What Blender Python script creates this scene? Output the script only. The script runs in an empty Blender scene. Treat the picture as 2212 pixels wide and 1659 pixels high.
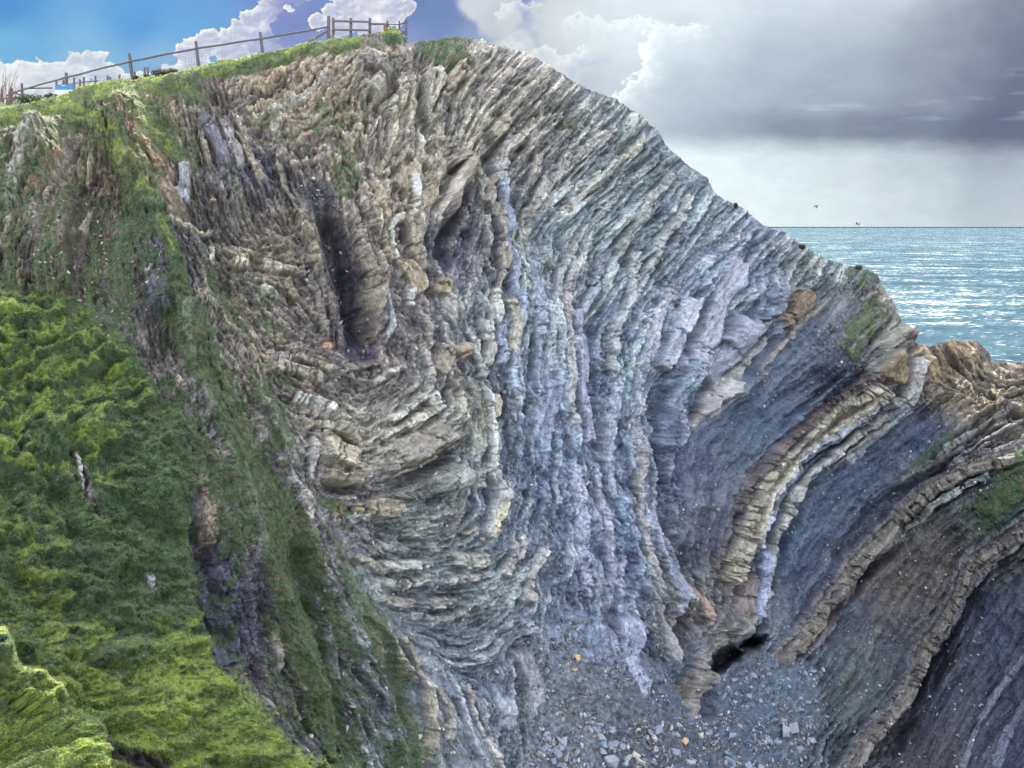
import bpy, bmesh, math, random
import numpy as np
from mathutils import Vector, Matrix

R = math.radians
rng = np.random.default_rng(7)
random.seed(7)
f32 = np.float32
scene = bpy.context.scene
COL = scene.collection

# ------------------------------------------------------------------ camera
CAMZ = 43.0
PITCH = R(10.54)
FP = 1106 / math.tan(R(31))          # focal length in chart units (frame 2212 x 1659)
CHW, CHH = 2212.0, 1659.0
cam_d = bpy.data.cameras.new('camera')
cam = bpy.data.objects.new('camera', cam_d); COL.objects.link(cam)
cam.location = (0, 0, CAMZ); cam.rotation_euler = (R(90) - PITCH, 0, 0)
cam_d.sensor_width = 36; cam_d.angle = R(62); cam_d.clip_start = 0.1; cam_d.clip_end = 80000
scene.camera = cam

# ------------------------------------------------------------------ light
EXPO = 1.6
SUN_EL, SUN_AZ = R(37), R(-12)        # azimuth clockwise from +Y (towards +X)
world = bpy.data.worlds.new('World'); scene.world = world; world.use_nodes = True
nt = world.node_tree
bg = nt.nodes['Background']
sk = nt.nodes.new('ShaderNodeTexSky'); sk.sky_type = 'NISHITA'; sk.sun_disc = False
sk.sun_elevation = SUN_EL; sk.sun_rotation = SUN_AZ
sk.air_density = 1.0; sk.dust_density = 2.0; sk.ozone_density = 1.0
# broken white cloud over the whole sky, lit by the sun (direction based noise)
_g = nt.nodes.new('ShaderNodeTexCoord'); _n = nt.nodes.new('ShaderNodeTexNoise')
_n.inputs['Scale'].default_value = 2.2; _n.inputs['Detail'].default_value = 6.0; _n.inputs['Roughness'].default_value = 0.6
nt.links.new(_g.outputs['Generated'], _n.inputs['Vector'])
_r = nt.nodes.new('ShaderNodeMapRange'); _r.inputs['From Min'].default_value = 0.40; _r.inputs['From Max'].default_value = 0.56
nt.links.new(_n.outputs['Fac'], _r.inputs['Value'])
_m = nt.nodes.new('ShaderNodeMix'); _m.data_type = 'RGBA'; _m.inputs[7].default_value = (10.0, 10.35, 11.0, 1)
nt.links.new(_r.outputs[0], _m.inputs[0]); nt.links.new(sk.outputs[0], _m.inputs[6]); nt.links.new(_m.outputs[2], bg.inputs[0])
bg.inputs[1].default_value = 0.13
sd = bpy.data.lights.new('sun', 'SUN'); sun = bpy.data.objects.new('sun', sd); COL.objects.link(sun)
sd.energy = 5.0; sd.angle = R(0.6); sd.color = (1.0, 0.93, 0.80)
sv = Vector((math.sin(SUN_AZ) * math.cos(SUN_EL), math.cos(SUN_AZ) * math.cos(SUN_EL), math.sin(SUN_EL)))
sun.rotation_euler = sv.to_track_quat('Z', 'Y').to_euler()
sun.location = (30, 60, 120)
vs = scene.view_settings
vs.view_transform = 'Standard'; vs.look = 'None'; vs.exposure = EXPO; vs.gamma = 1
scene.cycles.max_bounces = 6; scene.cycles.diffuse_bounces = 2
scene.cycles.use_denoising = True
try:
    scene.cycles.denoiser = 'OPENIMAGEDENOISE'; scene.cycles.denoising_prefilter = 'FAST'; scene.cycles.denoising_input_passes = 'RGB_ALBEDO_NORMAL'
except Exception: pass

# ------------------------------------------------------------------ helpers
def lin(c):
    c = np.asarray(c, dtype=np.float64) / 255.0
    return np.where(c <= 0.04045, c / 12.92, ((c + 0.055) / 1.055) ** 2.4)
def sstep(a, b, x):
    t = np.clip((x - a) / (b - a), 0, 1)
    return t * t * (3 - 2 * t)
def mix(a, b, t): return a + (b - a) * t

def tag(o, label=None, cat=None, group=None, kind=None):
    if label: o['label'] = label
    if cat: o['category'] = cat
    if group: o['group'] = group
    if kind: o['kind'] = kind
    return o
def empty(name, loc=(0, 0, 0)):
    o = bpy.data.objects.new(name, None); o.empty_display_size = 0.2; COL.objects.link(o); o.location = loc
    return o
def mesh_np(name, verts, faces, mat, parent=None, smooth=False, colors=None, loops_per=None, attrs=None):
    """verts (n,3), faces (m,k) numpy -> one mesh object"""
    me = bpy.data.meshes.new(name)
    verts = np.ascontiguousarray(verts, dtype=f32); faces = np.ascontiguousarray(faces, dtype=np.int32)
    k = faces.shape[1]
    me.vertices.add(len(verts)); me.vertices.foreach_set('co', verts.ravel())
    me.loops.add(faces.size); me.loops.foreach_set('vertex_index', faces.ravel())
    me.polygons.add(len(faces))
    me.polygons.foreach_set('loop_start', np.arange(0, faces.size, k, dtype=np.int32))
    me.polygons.foreach_set('loop_total', np.full(len(faces), k, dtype=np.int32))
    me.update(calc_edges=True)
    if smooth: me.polygons.foreach_set('use_smooth', np.ones(len(faces), dtype=bool))
    if colors is not None:
        a = me.color_attributes.new('rock', 'FLOAT_COLOR', 'POINT')
        c4 = np.ones((len(verts), 4), dtype=f32); c4[:, :3] = colors
        a.data.foreach_set('color', c4.ravel())
    for n_, v_ in (attrs or {}).items():
        a = me.attributes.new(n_, 'FLOAT', 'POINT'); a.data.foreach_set('value', np.ascontiguousarray(v_, dtype=f32))
    me.materials.append(mat)
    o = bpy.data.objects.new(name, me); COL.objects.link(o)
    if parent is not None: o.parent = parent
    return o

# chart <-> world
cP, sP = math.cos(PITCH), math.sin(PITCH)
def to_world(px, py, Y):
    xc = (px - CHW / 2) / FP; yc = -(py - CHH / 2) / FP
    dy = cP + yc * sP
    return np.stack([Y * xc / dy, Y * np.ones_like(dy), CAMZ + Y * (-sP + yc * cP) / dy], -1)
def W(px, py, Y):
    v = to_world(np.array(float(px)), np.array(float(py)), float(Y)); return Vector(v.tolist())

# noise
_G = rng.uniform(0, 2 * np.pi, (256, 256)).astype(f32); _GX, _GY = np.cos(_G), np.sin(_G)
def pnoise(x, y, seed=0):
    x = np.asarray(x, dtype=f32) + f32(seed * 37.17); y = np.asarray(y, dtype=f32) + f32(seed * 91.7)
    xi = np.floor(x); yi = np.floor(y); xf = x - xi; yf = y - yi
    xi = xi.astype(np.int32) & 255; yi = yi.astype(np.int32) & 255
    x1 = (xi + 1) & 255; y1 = (yi + 1) & 255
    u = xf * xf * xf * (xf * (xf * 6 - 15) + 10); v = yf * yf * yf * (yf * (yf * 6 - 15) + 10)
    a = _GX[yi, xi] * xf + _GY[yi, xi] * yf
    b = _GX[yi, x1] * (xf - 1) + _GY[yi, x1] * yf
    c = _GX[y1, xi] * xf + _GY[y1, xi] * (yf - 1)
    d = _GX[y1, x1] * (xf - 1) + _GY[y1, x1] * (yf - 1)
    return (a + (b - a) * u + ((c + (d - c) * u) - (a + (b - a) * u)) * v) * f32(1.5)
def fbm(x, y, o=4, seed=0, g=0.5):
    s = 0; a = 1.0; f = 1.0; n = 0
    for i in range(o):
        s = s + a * pnoise(x * f, y * f, seed + i * 3); n += a; a *= g; f *= 2.03
    return s / n
def billow(x, y, o=4, seed=0):
    s = 0; a = 1.0; f = 1.0; n = 0
    for i in range(o):
        s = s + a * (1 - np.abs(pnoise(x * f, y * f, seed + i * 3)) * 1.6); n += a; a *= 0.5; f *= 2.07
    return s / n

# ------------------------------------------------------------------ the rim (skyline) and the depth of the ground
RIM = [(-900,250),(-320,240),(0,232),(60,226),(130,207),(190,183),(250,174),(300,172),(350,164),(400,150),(500,128),(570,118),(640,101),(700,88),
 (760,81),(785,73),(830,68),(845,62),(862,66),(872,76),(884,90),(930,87),(975,81),(1040,85),(1080,97),(1130,112),(1180,141),(1230,170),
 (1290,201),(1330,212),(1380,245),(1420,281),(1450,320),(1480,350),(1500,368),(1530,386),(1540,406),(1556,426),(1592,441),(1620,462),
 (1650,482),(1700,505),(1740,535),(1800,565),(1840,574),(1870,579),(1900,598),(1910,620),(1930,650),(1945,685),(1958,715),(1975,738),
 (2010,748),(2030,740),(2060,735),(2110,737),(2133,755),(2146,778),(2180,784),(2212,778),(2300,772),(2560,760)]
DP = [(-320,240,37),(0,232,41),(150,198,44),(330,168,46),(570,118,50),(760,81,52),(880,88,55),(1060,90,60),(1200,152,63),(1290,200,65),(1400,262,69),
 (1500,368,72),(1600,450,76),(1740,535,80),(1870,580,82),(1930,650,81),(1980,738,80),(2110,737,79),(2212,778,76),(2500,760,70),
 (-320,440,33),(0,440,36),(200,420,39),(400,400,41.5),(600,400,44),(800,400,46.5),(1000,400,52.5),(1200,400,58.3),(1400,400,66),
 (-320,650,29),(0,650,32.5),(200,650,35.5),(400,650,37.8),(600,650,40.5),(800,650,43),(1000,650,49),(1200,650,54.3),(1400,650,61),(1600,650,72),(1800,650,80),
 (-320,900,25),(0,900,28.4),(200,900,31),(400,900,34),(600,900,37),(800,900,40.2),(1000,900,45.7),(1200,900,50.8),(1400,900,57),(1600,900,67.4),(1800,900,75.2),(1985,900,76.5),(2060,960,70.5),(2130,960,69),(2220,960,68),(2500,900,64),(1870,790,73.5),(1905,860,74.0),(1780,820,78),
 (-320,1150,22),(0,1150,25),(200,1150,27.6),(400,1150,30.7),(600,1150,33.8),(800,1150,37),(1000,1150,42.4),(1200,1150,47.6),(1400,1150,53.3),(1600,1150,63),(1800,1150,70),(2000,1150,69),(2200,1150,65),(2500,1150,60),
 (0,1400,22.3),(200,1400,24.8),(400,1400,27.9),(600,1400,31),(800,1400,34.2),(1000,1400,39.3),(1200,1400,44.6),(1400,1400,50),(1560,1400,57.5),(1700,1400,62),(1850,1400,64),(2000,1400,65),(2200,1400,62),(2500,1400,56),
 (-320,1659,17),(0,1659,19.4),(200,1659,22),(400,1659,25),(600,1659,28),(800,1659,31.4),(1000,1659,35.5),(1200,1659,39.3),(1400,1659,43.2),(1600,1659,50),(1800,1659,54.5),(2000,1659,56),(2200,1659,54),(2500,1659,50),
 (-320,1900,15),(0,1900,17.5),(400,1900,23),(800,1900,28),(1200,1900,35),(1600,1900,42),(2000,1900,47),(2500,1900,45)]
ST = 1.7
CX = np.arange(-320, 2532, ST, dtype=f32); CY = np.arange(20, 1884, ST, dtype=f32)
NX, NY = len(CX), len(CY)
GX, GY = np.meshgrid(CX, CY)

def tps_fit(pts, vals, lam=1e-3):
    p = np.asarray(pts, float) / 1000.0; v = np.asarray(vals, float)
    n = len(p); d2 = ((p[:, None] - p[None]) ** 2).sum(-1)
    K = 0.5 * d2 * np.log(d2 + 1e-12); K[np.diag_indices(n)] = lam
    Pm = np.c_[np.ones(n), p]; A = np.zeros((n + 3, n + 3)); A[:n, :n] = K; A[:n, n:] = Pm; A[n:, :n] = Pm.T
    rhs = np.zeros((n + 3,) + v.shape[1:]); rhs[:n] = v
    return p, np.linalg.solve(A, rhs)
def tps_eval(fit, x, y):
    p, w = fit; n = len(p)
    X = np.asarray(x, float) / 1000; Y = np.asarray(y, float) / 1000
    out = w[n] + w[n + 1] * X[..., None] + w[n + 2] * Y[..., None] if w.ndim > 1 else w[n] + w[n + 1] * X + w[n + 2] * Y
    for i in range(n):
        d2 = (X - p[i, 0]) ** 2 + (Y - p[i, 1]) ** 2
        k = 0.5 * d2 * np.log(d2 + 1e-12)
        out = out + (k[..., None] * w[i] if w.ndim > 1 else k * w[i])
    return out
def coarse(fn, step=8):
    """evaluate fn on every step-th raster cell and bilinearly upsample"""
    cx = np.append(CX[::step], CX[-1] + ST * step); cy = np.append(CY[::step], CY[-1] + ST * step)
    gx, gy = np.meshgrid(cx, cy); c = fn(gx, gy)
    ix = np.arange(NX) / step; iy = np.arange(NY) / step
    x0 = ix.astype(int); y0 = iy.astype(int)
    # cx spacing is regular except the appended one; close enough because it is beyond the edge
    fx = (ix - x0); fy = (iy - y0)
    x1 = np.minimum(x0 + 1, len(cx) - 1); y1 = np.minimum(y0 + 1, len(cy) - 1)
    if c.ndim == 3: fx = fx[None, :, None]; fy = fy[:, None, None]
    else: fx = fx[None, :]; fy = fy[:, None]
    a = c[y0][:, x0] * (1 - fx) + c[y0][:, x1] * fx
    b = c[y1][:, x0] * (1 - fx) + c[y1][:, x1] * fx
    return (a * (1 - fy) + b * fy).astype(f32)
fitD = tps_fit([p[:2] for p in DP], [p[2] for p in DP], 2e-3)
D0 = coarse(lambda x, y: tps_eval(fitD, x, y))

# ------------------------------------------------------------------ strokes traced on the face
def spline(pts, step=6.0):
    P = np.asarray(pts, float)
    if len(P) > 2:
        Q = np.vstack([2 * P[0] - P[1], P, 2 * P[-1] - P[-2]]); out = []
        for i in range(1, len(Q) - 2):
            n = max(2, int(np.hypot(*(Q[i + 1] - Q[i])) / step))
            for t in np.linspace(0, 1, n, endpoint=False):
                out.append(0.5 * ((2 * Q[i]) + (-Q[i - 1] + Q[i + 1]) * t + (2 * Q[i - 1] - 5 * Q[i] + 4 * Q[i + 1] - Q[i + 2]) * t * t
                                  + (-Q[i - 1] + 3 * Q[i] - 3 * Q[i + 1] + Q[i + 2]) * t ** 3))
        out.append(P[-1]); return np.array(out)
    n = max(2, int(np.hypot(*(P[1] - P[0])) / step)); return P[0] + (P[1] - P[0]) * np.linspace(0, 1, n + 1)[:, None]
def near(pts, reach, step=14.0):
    """slice of the raster near the stroke + signed distance d (right side positive), arc length t, end distance"""
    S = spline(pts, step)
    x0 = max(0, int((S[:, 0].min() - reach - CX[0]) / ST)); x1 = min(NX, int((S[:, 0].max() + reach - CX[0]) / ST) + 2)
    y0 = max(0, int((S[:, 1].min() - reach - CY[0]) / ST)); y1 = min(NY, int((S[:, 1].max() + reach - CY[0]) / ST) + 2)
    sl = (slice(y0, y1), slice(x0, x1)); gx = GX[sl] + WX[sl]; gy = GY[sl] + WY[sl]
    best = np.full(gx.shape, 1e9, f32); sd_ = np.zeros(gx.shape, f32); tt = np.zeros(gx.shape, f32); L = 0.0
    for a, b in zip(S[:-1], S[1:]):
        v = b - a; l = np.hypot(*v)
        if l < 1e-6: continue
        v = v / l
        rx = gx - f32(a[0]); ry = gy - f32(a[1])
        t = np.clip(rx * f32(v[0]) + ry * f32(v[1]), 0, f32(l))
        ex = rx - t * f32(v[0]); ey = ry - t * f32(v[1]); d2 = ex * ex + ey * ey
        m = d2 < best
        best = np.where(m, d2, best); sgn = np.sign(rx * f32(-v[1]) + ry * f32(v[0]))
        sd_ = np.where(m, sgn, sd_); tt = np.where(m, t + f32(L), tt); L += l
    return sl, np.sqrt(best) * sd_, tt, L
# domain warp so that no stroke edge is smooth
WX = (fbm(GX / 60, GY / 60, 3, 11) * 9 + fbm(GX / 14, GY / 14, 2, 12) * 3).astype(f32)
WY = (fbm(GX / 60, GY / 60, 3, 13) * 9 + fbm(GX / 14, GY / 14, 2, 14) * 3).astype(f32)

A1 = [(1908,835),(1847,874),(1769,931),(1691,999),(1639,1066),(1608,1160),(1587,1212),(1575,1260)]
A1b = [(1618,1250),(1600,1310),(1577,1357),(1535,1394),(1509,1446),(1503,1524),(1508,1560)]
A2 = [(1905,868),(1821,931),(1753,968),(1706,1020),(1665,1087),(1639,1150),(1634,1185)]
A3 = [(1914,895),(1795,988),(1732,1040),(1691,1118),(1665,1186),(1660,1264),(1640,1335)]
A4 = [(2230,975),(2159,1004),(2107,1014),(2018,1061),(1977,1103),(1909,1170),(1857,1222),(1811,1290),(1769,1347),(1722,1394),(1691,1436)]
A5 = [(2300,1090),(2212,1150),(2138,1196),(2096,1238),(2070,1305),(2024,1368),(1998,1420),(1951,1524),(1888,1591),(1835,1680)]
# orientation strokes (direction of the bedding in the face)
ORI = [A1, A1b, A2, A3, A4, A5,
 [(1789,653),(1640,813),(1528,914)],[(1900,700),(1800,800),(1700,880),(1600,980),(1540,1080),(1520,1180)],
 [(1700,570),(1620,680),(1520,780),(1475,900),(1455,1050),(1470,1200),(1500,1330)],
 [(2212,850),(2120,900),(2000,1000),(1900,1060),(1820,1140),(1760,1240)],[(2212,930),(2100,985),(1990,1050)],
 [(2212,1300),(2150,1400),(2080,1500),(2000,1640)],[(2060,760),(2150,860),(2212,900)],
 [(1600,520),(1500,640),(1440,800),(1420,950),(1440,1150),(1480,1350),(1500,1500)],
 [(1500,400),(1380,560),(1300,700),(1290,900),(1320,1100),(1350,1300),(1400,1420)],
 [(1420,330),(1260,480),(1210,600),(1200,760),(1240,1000),(1250,1200),(1260,1350)],
 [(1350,240),(1230,380),(1160,500),(1150,700),(1160,850),(1180,1000)],
 [(1351,328),(1259,420),(1199,460)],[(1180,180),(1100,260),(1043,320),(1020,400)],[(1250,220),(1150,330),(1090,400)],
 [(1083,348),(1095,448),(1107,528),(1131,628),(1140,760)],[(1003,360),(955,488),(945,600)],[(1060,420),(1040,520),(1030,640),(1040,760)],
 [(799,400),(819,488),(831,548),(840,600)],[(759,428),(791,528),(811,608),(800,700)],[(870,380),(880,480),(885,600)],
 [(767,150),(800,132),(840,160),(859,190),(850,224),(835,260)],[(867,150),(890,190),(890,240),(870,300)],[(935,152),(923,208),(935,260),(930,330)],
 [(1059,96),(999,156),(967,188),(951,248)],
 [(700,120),(660,163),(616,207),(528,238)],[(431,242),(444,308),(470,390)],[(437,244),(485,386),(500,440)],[(504,278),(560,356),(605,438)],
 [(691,470),(720,540),(747,620),(761,737)],[(640,330),(680,420),(691,494)],[(585,317),(650,300),(722,282)],[(700,250),(740,300),(760,360)],
 [(500,565),(612,569),(680,580)],[(586,767),(640,775),(700,790)],[(430,480),(470,560),(520,650)],[(90,250),(60,330),(20,420)],[(130,280),(100,350),(50,440)],
 [(170,420),(140,520),(150,640)],[(290,250),(310,330),(350,420)],[(350,480),(390,620),(400,760),(450,900),(520,1050),(600,1250)],
 [(624,857),(699,876),(755,928),(792,932),(867,883),(923,831),(904,745),(880,680)],[(640,1000),(700,1000),(760,1030),(830,1022),(900,980),(971,932)],
 [(662,917),(736,947),(789,977),(830,947),(942,876)],[(1035,831),(1057,917),(1057,992),(1083,1066),(1054,1156),(1000,1210)],
 [(785,1175),(837,1219),(904,1225),(1016,1204),(1072,1137)],[(811,1249),(923,1250),(1054,1223),(1113,1156),(1140,1050)],
 [(867,1305),(1016,1300),(1090,1260),(1166,1175),(1190,1050)],[(970,700),(1000,800),(1010,850)],[(940,620),(960,700),(1000,780)],
 [(710,1100),(800,1100),(880,1090)],[(900,1400),(1000,1420),(1080,1380),(1128,1287),(1166,1175)],
 [(805,1335),(853,1436),(906,1480),(915,1568),(930,1659)],[(940,1400),(972,1515),(1042,1634)],[(720,1100),(780,1260),(860,1450)],
 [(560,900),(640,1100),(700,1300),(800,1500),(870,1640)],[(400,1000),(440,1200),(520,1430)],[(1100,1450),(1110,1550),(1100,1700)],
 [(1300,1500),(1350,1560),(1400,1659)],[(500,700),(560,820),(640,980)],[(200,700),(300,900),(420,1100)],[(0,900),(100,1000),(200,1200)],
 [(100,1300),(300,1450),(500,1659)]]
os_, oc_, ow_ = [], [], []
for s in ORI:
    S = spline(s, 14)
    T = np.diff(S, axis=0); m = (S[1:] + S[:-1]) / 2; th = np.arctan2(T[:, 1], T[:, 0])
    os_.append(m); oc_.append(np.c_[np.cos(2 * th), np.sin(2 * th)])
os_ = np.vstack(os_); oc_ = np.vstack(oc_)
def ori_eval(x, y):
    C = np.zeros(x.shape + (2,)); wsum = np.zeros(x.shape)
    for i in range(len(os_)):
        d2 = (x - os_[i, 0]) ** 2 + (y - os_[i, 1]) ** 2 + 120
        w = 1 / (d2 * d2); C += w[..., None] * oc_[i]; wsum += w
    return C / wsum[..., None]
OC = coarse(ori_eval, 10)
TH = np.arctan2(OC[..., 1], OC[..., 0]) / 2 + fbm(GX / 90, GY / 90, 3, 21) * 0.35
TX = np.cos(TH).astype(f32); TY = np.sin(TH).astype(f32)

def lic(noise, steps, step, sub=1):
    """smear noise along the bedding direction"""
    tx = TX[::sub, ::sub]; ty = TY[::sub, ::sub]; nz = noise[::sub, ::sub] if noise.shape == TX.shape else noise
    h, w = tx.shape; yy, xx = np.mgrid[0:h, 0:w].astype(f32)
    acc = nz.copy(); tot = 1.0
    for s in (1, -1):
        px, py = xx.copy(), yy.copy(); dx, dy = tx * s, ty * s
        for i in range(steps):
            px += dx * step; py += dy * step
            ix = np.clip(px, 0, w - 1).astype(np.int32); iy = np.clip(py, 0, h - 1).astype(np.int32); k = iy * w + ix
            wgt = 0.5 + 0.5 * math.cos(math.pi * (i + 1) / (steps + 1))
            acc += nz.ravel()[k] * wgt; tot += wgt
            nx_, ny_ = tx.ravel()[k], ty.ravel()[k]
            sg = np.where(nx_ * dx + ny_ * dy < 0, f32(-1), f32(1)); dx = nx_ * sg; dy = ny_ * sg
    acc -= acc.mean(); acc /= acc.std()
    return acc
def up(a, shape):
    h, w = a.shape; iy = np.linspace(0, h - 1, shape[0]); ix = np.linspace(0, w - 1, shape[1])
    y0 = iy.astype(int); x0 = ix.astype(int); y1 = np.minimum(y0 + 1, h - 1); x1 = np.minimum(x0 + 1, w - 1)
    fy = (iy - y0)[:, None]; fx = (ix - x0)[None]
    return ((a[y0][:, x0] * (1 - fx) + a[y0][:, x1] * fx) * (1 - fy) + (a[y1][:, x0] * (1 - fx) + a[y1][:, x1] * fx) * fy).astype(f32)
def vnoise(cell, sub=1):
    h, w = GX[::sub, ::sub].shape; n = rng.standard_normal((int(h * ST * sub / cell) + 2, int(w * ST * sub / cell) + 2)).astype(f32)
    return up(n, (h, w))
LA = up(lic(vnoise(17, 2), 32, 1.5, 2), GX.shape)
LB = lic(vnoise(6.5), 26, 1.6)
LC = lic(vnoise(3.2), 9, 1.2)

def cells(s, L, Wd, seed, ori=True, reach=2):
    """elongated Voronoi blocks lying along the bedding: returns edge distance, random per cell (3), local a,b"""
    r = np.random.default_rng(seed)
    nx = int((CX[-1] - CX[0]) / s) + 12; ny = int((CY[-1] - CY[0]) / s) + 12
    sx = (np.arange(nx)[None] - 5 + r.uniform(0.05, 0.95, (ny, nx))) * s + CX[0]
    sy = (np.arange(ny)[:, None] - 5 + r.uniform(0.05, 0.95, (ny, nx))) * s + CY[0]
    sx = sx.astype(f32); sy = sy.astype(f32)
    out = [np.zeros(GX.shape, f32) for _ in range(4)]; idx = np.zeros(GX.shape, np.int32)
    for y0 in range(0, NY, 64):
        sl = slice(y0, min(NY, y0 + 64)); gx = GX[sl] + WX[sl] * 0.5; gy = GY[sl] + WY[sl] * 0.5
        cx = ((gx - CX[0]) / s).astype(np.int32) + 5; cy = ((gy - CY[0]) / s).astype(np.int32) + 5
        tx, ty = (TX[sl], TY[sl]) if ori else (f32(1), f32(0))
        b1 = np.full(gx.shape, 1e9, f32); b2 = b1.copy(); bi = np.zeros(gx.shape, np.int32); ba = np.zeros(gx.shape, f32); bb = ba.copy()
        for j in range(-reach, reach + 1):
            for i in range(-reach, reach + 1):
                k = np.clip(cy + j, 0, ny - 1) * nx + np.clip(cx + i, 0, nx - 1)
                dx = gx - sx.ravel()[k]; dy = gy - sy.ravel()[k]
                a = (dx * tx + dy * ty) / L; b = (-dx * ty + dy * tx) / Wd; d = a * a + b * b
                m = d < b1
                b2 = np.where(m, b1, np.minimum(b2, d)); b1 = np.where(m, d, b1)
                bi = np.where(m, k, bi); ba = np.where(m, a, ba); bb = np.where(m, b, bb)
        out[0][sl] = np.sqrt(b2) - np.sqrt(b1); out[1][sl] = ba; out[2][sl] = bb; idx[sl] = bi
    rr = r.uniform(-1, 1, (ny * nx, 4)).astype(f32)
    return out[0], out[1], out[2], [rr[:, q][idx] for q in range(4)]
V1 = cells(32, 54, 19, 101)
V2 = cells(14, 22, 8.8, 102)
V3 = cells(7, 9.5, 5.2, 103)
V4 = cells(11, 11, 9, 104, False, 1)
V5 = cells(24, 28, 20, 105, True, 2)

# ------------------------------------------------------------------ masks: where turf, scree and plain rock lie
def poly_mask(poly, soft):
    """signed distance-ish mask of a polygon (positive inside), in chart units, soft edge"""
    P = np.asarray(poly, float); gx, gy = np.meshgrid(CX[::4], CY[::4])
    gx = gx + WX[::4, ::4]; gy = gy + WY[::4, ::4]
    ins = np.zeros(gx.shape, bool); dm = np.full(gx.shape, 1e9)
    for a, b in zip(P, np.roll(P, -1, 0)):
        c = ((a[1] > gy) != (b[1] > gy)) & (gx < (b[0] - a[0]) * (gy - a[1]) / (b[1] - a[1] + 1e-9) + a[0]); ins ^= c
        v = b - a; t = np.clip(((gx - a[0]) * v[0] + (gy - a[1]) * v[1]) / (v @ v), 0, 1)
        dm = np.minimum(dm, np.hypot(gx - a[0] - t * v[0], gy - a[1] - t * v[1]))
    s = np.where(ins, dm, -dm) / soft
    return up(np.clip(s, -1, 1).astype(f32), GX.shape)
VEG = np.full(GX.shape, -1.0, f32)         # -1 bare .. 1 full turf
def veg_poly(poly, soft, v=1.0):
    global VEG
    m_ = poly_mask(poly, soft); VEG = np.maximum(VEG, np.where(m_ > 0, m_ * v, m_))
def veg_line(pts, hw, v=1.0):
    sl, d, t, L = near(pts, hw * 2.2)
    VEG[sl] = np.maximum(VEG[sl], np.clip(v + 0.9 - np.abs(d) / hw * 0.9, -1, v))
veg_poly([(300,680),(430,690),(560,900),(660,1080),(760,1280),(850,1450),(930,1700),(700,1760),(430,1230)], 60, 0.2)
veg_poly([(-400,270),(150,250),(330,300),(420,420),(460,560),(420,760),(300,760),(-400,700)], 50, 0.14)
# the big turf slope
veg_poly([(-400,690),(0,620),(90,590),(200,640),(290,720),(370,820),(430,930),(450,1040),(440,1130),(455,1240),(460,1340),(490,1420),(560,1510),(640,1590),(730,1680),(900,1950),(-400,1950)], 60)
veg_poly([(-400,560),(0,540),(60,500),(130,560),(190,500),(280,440),(330,560),(340,680),(300,740),(100,720),(-400,700)], 40, 0.3)
veg_poly([(-400,250),(0,248),(30,280),(40,400),(0,520),(-400,540)], 20, 0.6)
veg_poly([(150,235),(240,210),(310,240),(290,300),(330,400),(345,470),(290,520),(150,480),(130,330)], 30, 0.15)
veg_line([(110,225),(180,250),(240,300),(280,370),(320,430)], 26, 0.75)
veg_line([(240,205),(290,235),(330,285),(380,330)], 18, 1.0)
veg_line([(345,500),(375,560),(385,640)], 13, 0.9)
veg_line([(310,425),(350,470)], 14, 0.7)
veg_line([(330,170),(370,190),(430,200)], 20, 0.7)
veg_line([(-320,246),(0,238),(70,232),(140,212),(200,192),(260,186),(330,178),(400,160)], 17, 1.0)
veg_line([(400,160),(500,137),(570,126),(640,109),(700,96),(760,88)], 11, 1.0)
veg_line([(838,74),(862,74)], 9, 1.0)
veg_line([(935,92),(985,118)], 20, 0.7)
veg_line([(400,700),(460,830),(500,926),(573,1063),(631,1167),(660,1260),(700,1380)], 30, 0.75)
veg_line([(700,1100),(740,1250),(790,1330),(830,1420),(860,1560),(880,1659)], 24, 0.45)
veg_line([(590,1200),(640,1350),(688,1500),(745,1625),(780,1750)], 34, 0.6)
veg_line([(440,1000),(480,1130),(510,1250),(560,1350)], 22, 0.25)
veg_line([(385,870),(430,960),(470,1060),(500,1160)], 24, 0.5)
veg_line([(330,240),(370,280),(400,330)], 22, 0.45)
veg_line([(560,250),(590,300),(640,330)], 26, 0.15)
veg_line([(700,250),(760,240)], 24, 0.25)
veg_line([(740,350),(745,400)], 20, 0.3)
veg_line([(430,560),(480,640),(540,700)], 34, 0.05)
veg_line([(560,640),(600,760),(610,830)], 26, -0.05)
veg_line([(555,820),(590,890),(600,960)], 18, 0.45)
veg_line([(450,360),(500,430),(560,520)], 26, -0.02)
veg_line([(1890,600),(1870,660),(1850,720)], 18, 0.25)
veg_line([(1905,690),(1860,725),(1840,760)], 14, 0.5)
veg_line([(1840,590),(1900,610)], 12, 0.3)
veg_line([(2230,990),(2190,1050),(2140,1105)], 24, 0.45)
veg_line([(2060,960),(1990,1010)], 14, 0.15)
veg_line([(1200,235),(1230,270)], 14, -0.05)
SLP = sstep(-0.6, 0.6, poly_mask([(-400,640),(0,650),(90,640),(180,690),(260,760),(330,850),(395,930),(415,1090),(430,1230),(480,1420),(560,1510),(640,1590),(730,1680),(900,1950),(-400,1950)], 95) + fbm(GX / 50, GY / 50, 3, 34) * 0.9)
vn = fbm(GX / 22, GY / 22, 4, 31) * 1.3 + fbm(GX / 7, GY / 7, 2, 33) * 0.5 + LB * 0.06
veg = sstep(-0.12, 0.3, VEG + vn * 0.8 + mix(0.30, 0.05, SLP) * np.clip(LA, -1.6, 1.6) - 0.05).astype(f32)
veg *= sstep(-0.98, -0.55, VEG)
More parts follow.
